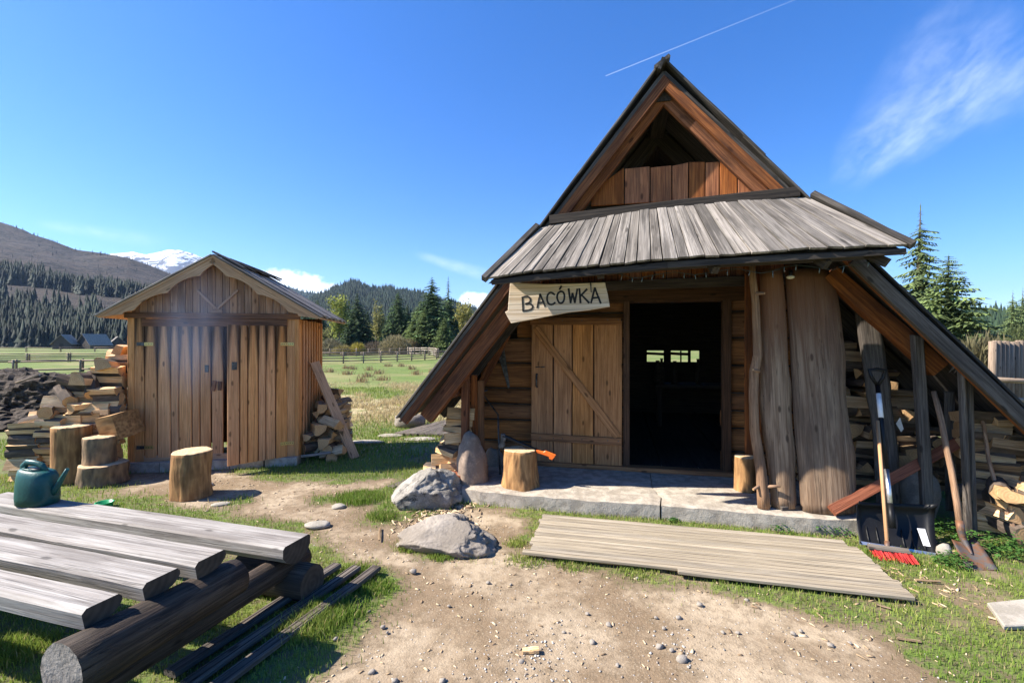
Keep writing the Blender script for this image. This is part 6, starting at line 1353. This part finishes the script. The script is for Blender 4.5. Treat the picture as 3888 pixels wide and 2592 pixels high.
# c runs over the ridge's photo columns -1500..1150, r from foot (0) to ridge (1)
def low_fn(r, c, rn):
    u = -1500+2650*c; nz = fbm(c*60, r*9, 4, 3); return np.clip((.125+.03*np.sin(u*.02)-r+(nz-.5)*.14)/.03, .03, 1)*np.where(u > 330, np.clip(1-(u-330)/420, .45, 1), 1)
def mid_fn(r, c, rn):
    u = -1500+2650*c; nz = fbm(c*60, r*9, 4, 3); return np.clip((.04-np.abs(r-.335+(nz-.5)*.06-.00004*u))/.012, 0, 1)*(u < 640)
forest('forest', 'dark spruce wood at the foot of the felled hill', VL, 11000, 6, 15, low_fn, (.012, .021, .013), 4, 6, 7, .17, (.47, .85), (0, .2))
forest('forest', 'band of spruce wood halfway up the felled hill', VL, 8500, 6, 14, mid_fn, (.012, .021, .013), 41, 5, 6, .17, (.47, .82), (.22, .4))
forest('forest', 'single spruces left standing along the felled ridge', VL, 5000, 2, 6, lambda r, c, rn: (r > .97)*.7+.04, (.04, .04, .035), 14, 3, 5, .13, (.47, .85))
forest('forest', 'spruce wood covering the hill behind the meadow', VC, 15000, 7, 12, lambda r, c, rn: np.ones_like(r), (.015, .028, .016), 5, 3, 5, .17, (.1, .6))
forest('forest', 'bluish spruce wood on the far ridge', VF, 5000, 9, 15, lambda r, c, rn: np.ones_like(r), (.02, .036, .02), 6, 2, 5, .2)
forest('forest', 'spruce wood on the low rise at the right', VR, 1500, 7, 13, lambda r, c, rn: np.ones_like(r), (.03, .055, .025), 7, 4, 6, .2)

# ------------------------------------------------------------------ haze and smoke
def box_mesh(x0, x1, y0, y1, z0, z1):
    v = [(x, y, z) for z in (z0, z1) for y in (y0, y1) for x in (x0, x1)]
    return mesh('box', v, [(0, 2, 3, 1), (4, 5, 7, 6), (0, 1, 5, 4), (2, 6, 7, 3), (0, 4, 6, 2), (1, 3, 7, 5)])
def volmat(name):
    m = bpy.data.materials.new(name); m.use_nodes = True; t = m.node_tree
    for n_ in list(t.nodes): t.nodes.remove(n_)
    o = t.nodes.new('ShaderNodeOutputMaterial'); v = t.nodes.new('ShaderNodeVolumePrincipled'); t.links.new(v.outputs[0], o.inputs['Volume']); return m, t, v
hm, ht, hv = volmat('haze_air'); hv.inputs['Color'].default_value = (.45, .66, 1, 1); hv.inputs['Density'].default_value = 8.0e-5; hv.inputs['Anisotropy'].default_value = .2
hz = stuff(link('haze', box_mesh(-7050, 7050, -70, 7050, -4, 860), None, hm), 'thin blue air between the meadow and the mountains', 'haze')
sm, stt, sv = volmat('wood_smoke'); sv.inputs['Color'].default_value = (.42, .6, 1, 1); sv.inputs['Anisotropy'].default_value = .3
tcn = stt.nodes.new('ShaderNodeTexCoord'); nz_ = stt.nodes.new('ShaderNodeTexNoise'); mp = stt.nodes.new('ShaderNodeMapping'); stt.links.new(tcn.outputs['Object'], mp.inputs[0]); mp.inputs['Scale'].default_value = (1, 1, .45)
stt.links.new(mp.outputs[0], nz_.inputs[0]); nz_.inputs['Scale'].default_value = 2.6; nz_.inputs['Detail'].default_value = 3; nz_.inputs['Distortion'].default_value = .6
ln = stt.nodes.new('ShaderNodeVectorMath'); ln.operation = 'LENGTH'; m2 = stt.nodes.new('ShaderNodeMapping'); stt.links.new(tcn.outputs['Object'], m2.inputs[0]); m2.inputs['Scale'].default_value = (1/.62, 1/.40, 1/.98); stt.links.new(m2.outputs[0], ln.inputs[0])
def smath(op, a, b):
    x = stt.nodes.new('ShaderNodeMath'); x.operation = op
    for i, q in enumerate((a, b)):
        if isinstance(q, (int, float)): x.inputs[i].default_value = q
        else: stt.links.new(q, x.inputs[i])
    return x.outputs[0]
r1 = stt.nodes.new('ShaderNodeMapRange'); stt.links.new(ln.outputs['Value'], r1.inputs[0]); r1.inputs[1].default_value = .15; r1.inputs[2].default_value = 1.; r1.inputs[3].default_value = 1; r1.inputs[4].default_value = 0; r1.interpolation_type = 'SMOOTHSTEP'
r2 = stt.nodes.new('ShaderNodeMapRange'); stt.links.new(nz_.outputs['Fac'], r2.inputs[0]); r2.inputs[1].default_value = .32; r2.inputs[2].default_value = .72
stt.links.new(smath('MULTIPLY', smath('MULTIPLY', r1.outputs[0], r2.outputs[0]), .6), sv.inputs['Density'])
c_ = SHED(1.02, -.48, 1.72)
stuff(link('smoke', box_mesh(-.64, .64, -.42, .42, -1.0, 1.0), None, sm, rot(c_, R(9))), 'thin bluish wood smoke drifting before the shed doors', 'smoke')

# ------------------------------------------------------------------ inside the hut, seen against the back windows
it = thing('indoor_table', 'dark table silhouetted inside the doorway', 'table', HUT(1.1, 3.0, .14))
board('tabletop', it, HUT(.55, 3.2, .86), HUT(2.0, 3.2, .86), .7, .05, UP, M['beam_dark'])
for a in (.62, 1.93):
    for b in (2.95, 3.45): board('leg', it, HUT(a, b, .14), HUT(a, b, .84), .07, .07, FRONT, M['beam_dark'])
for k, (u, v, r, l) in enumerate(((2497, 1368, .07, 'dark jug before the left back window'), (2512, 1360, .05, 'slim dark bottle before the left back window'), (2562, 1370, .06, 'dark pot before the middle back window'), (2650, 1362, .05, 'dark bottle before the right back window'))):
    p = HUT.on(u, v, 3.2); h = p.z-.885; p.z = .885
    o = tag(link('jug', loft([oval(0, 0, z*h, r*q, r*q, 16, 2) for z, q in ((0, .8), (.3, 1.), (.6, .9), (.75, .5), (.92, .45), (1., .55))]), None, M['beam_dark'], Matrix.Translation(p)), l, 'jug')
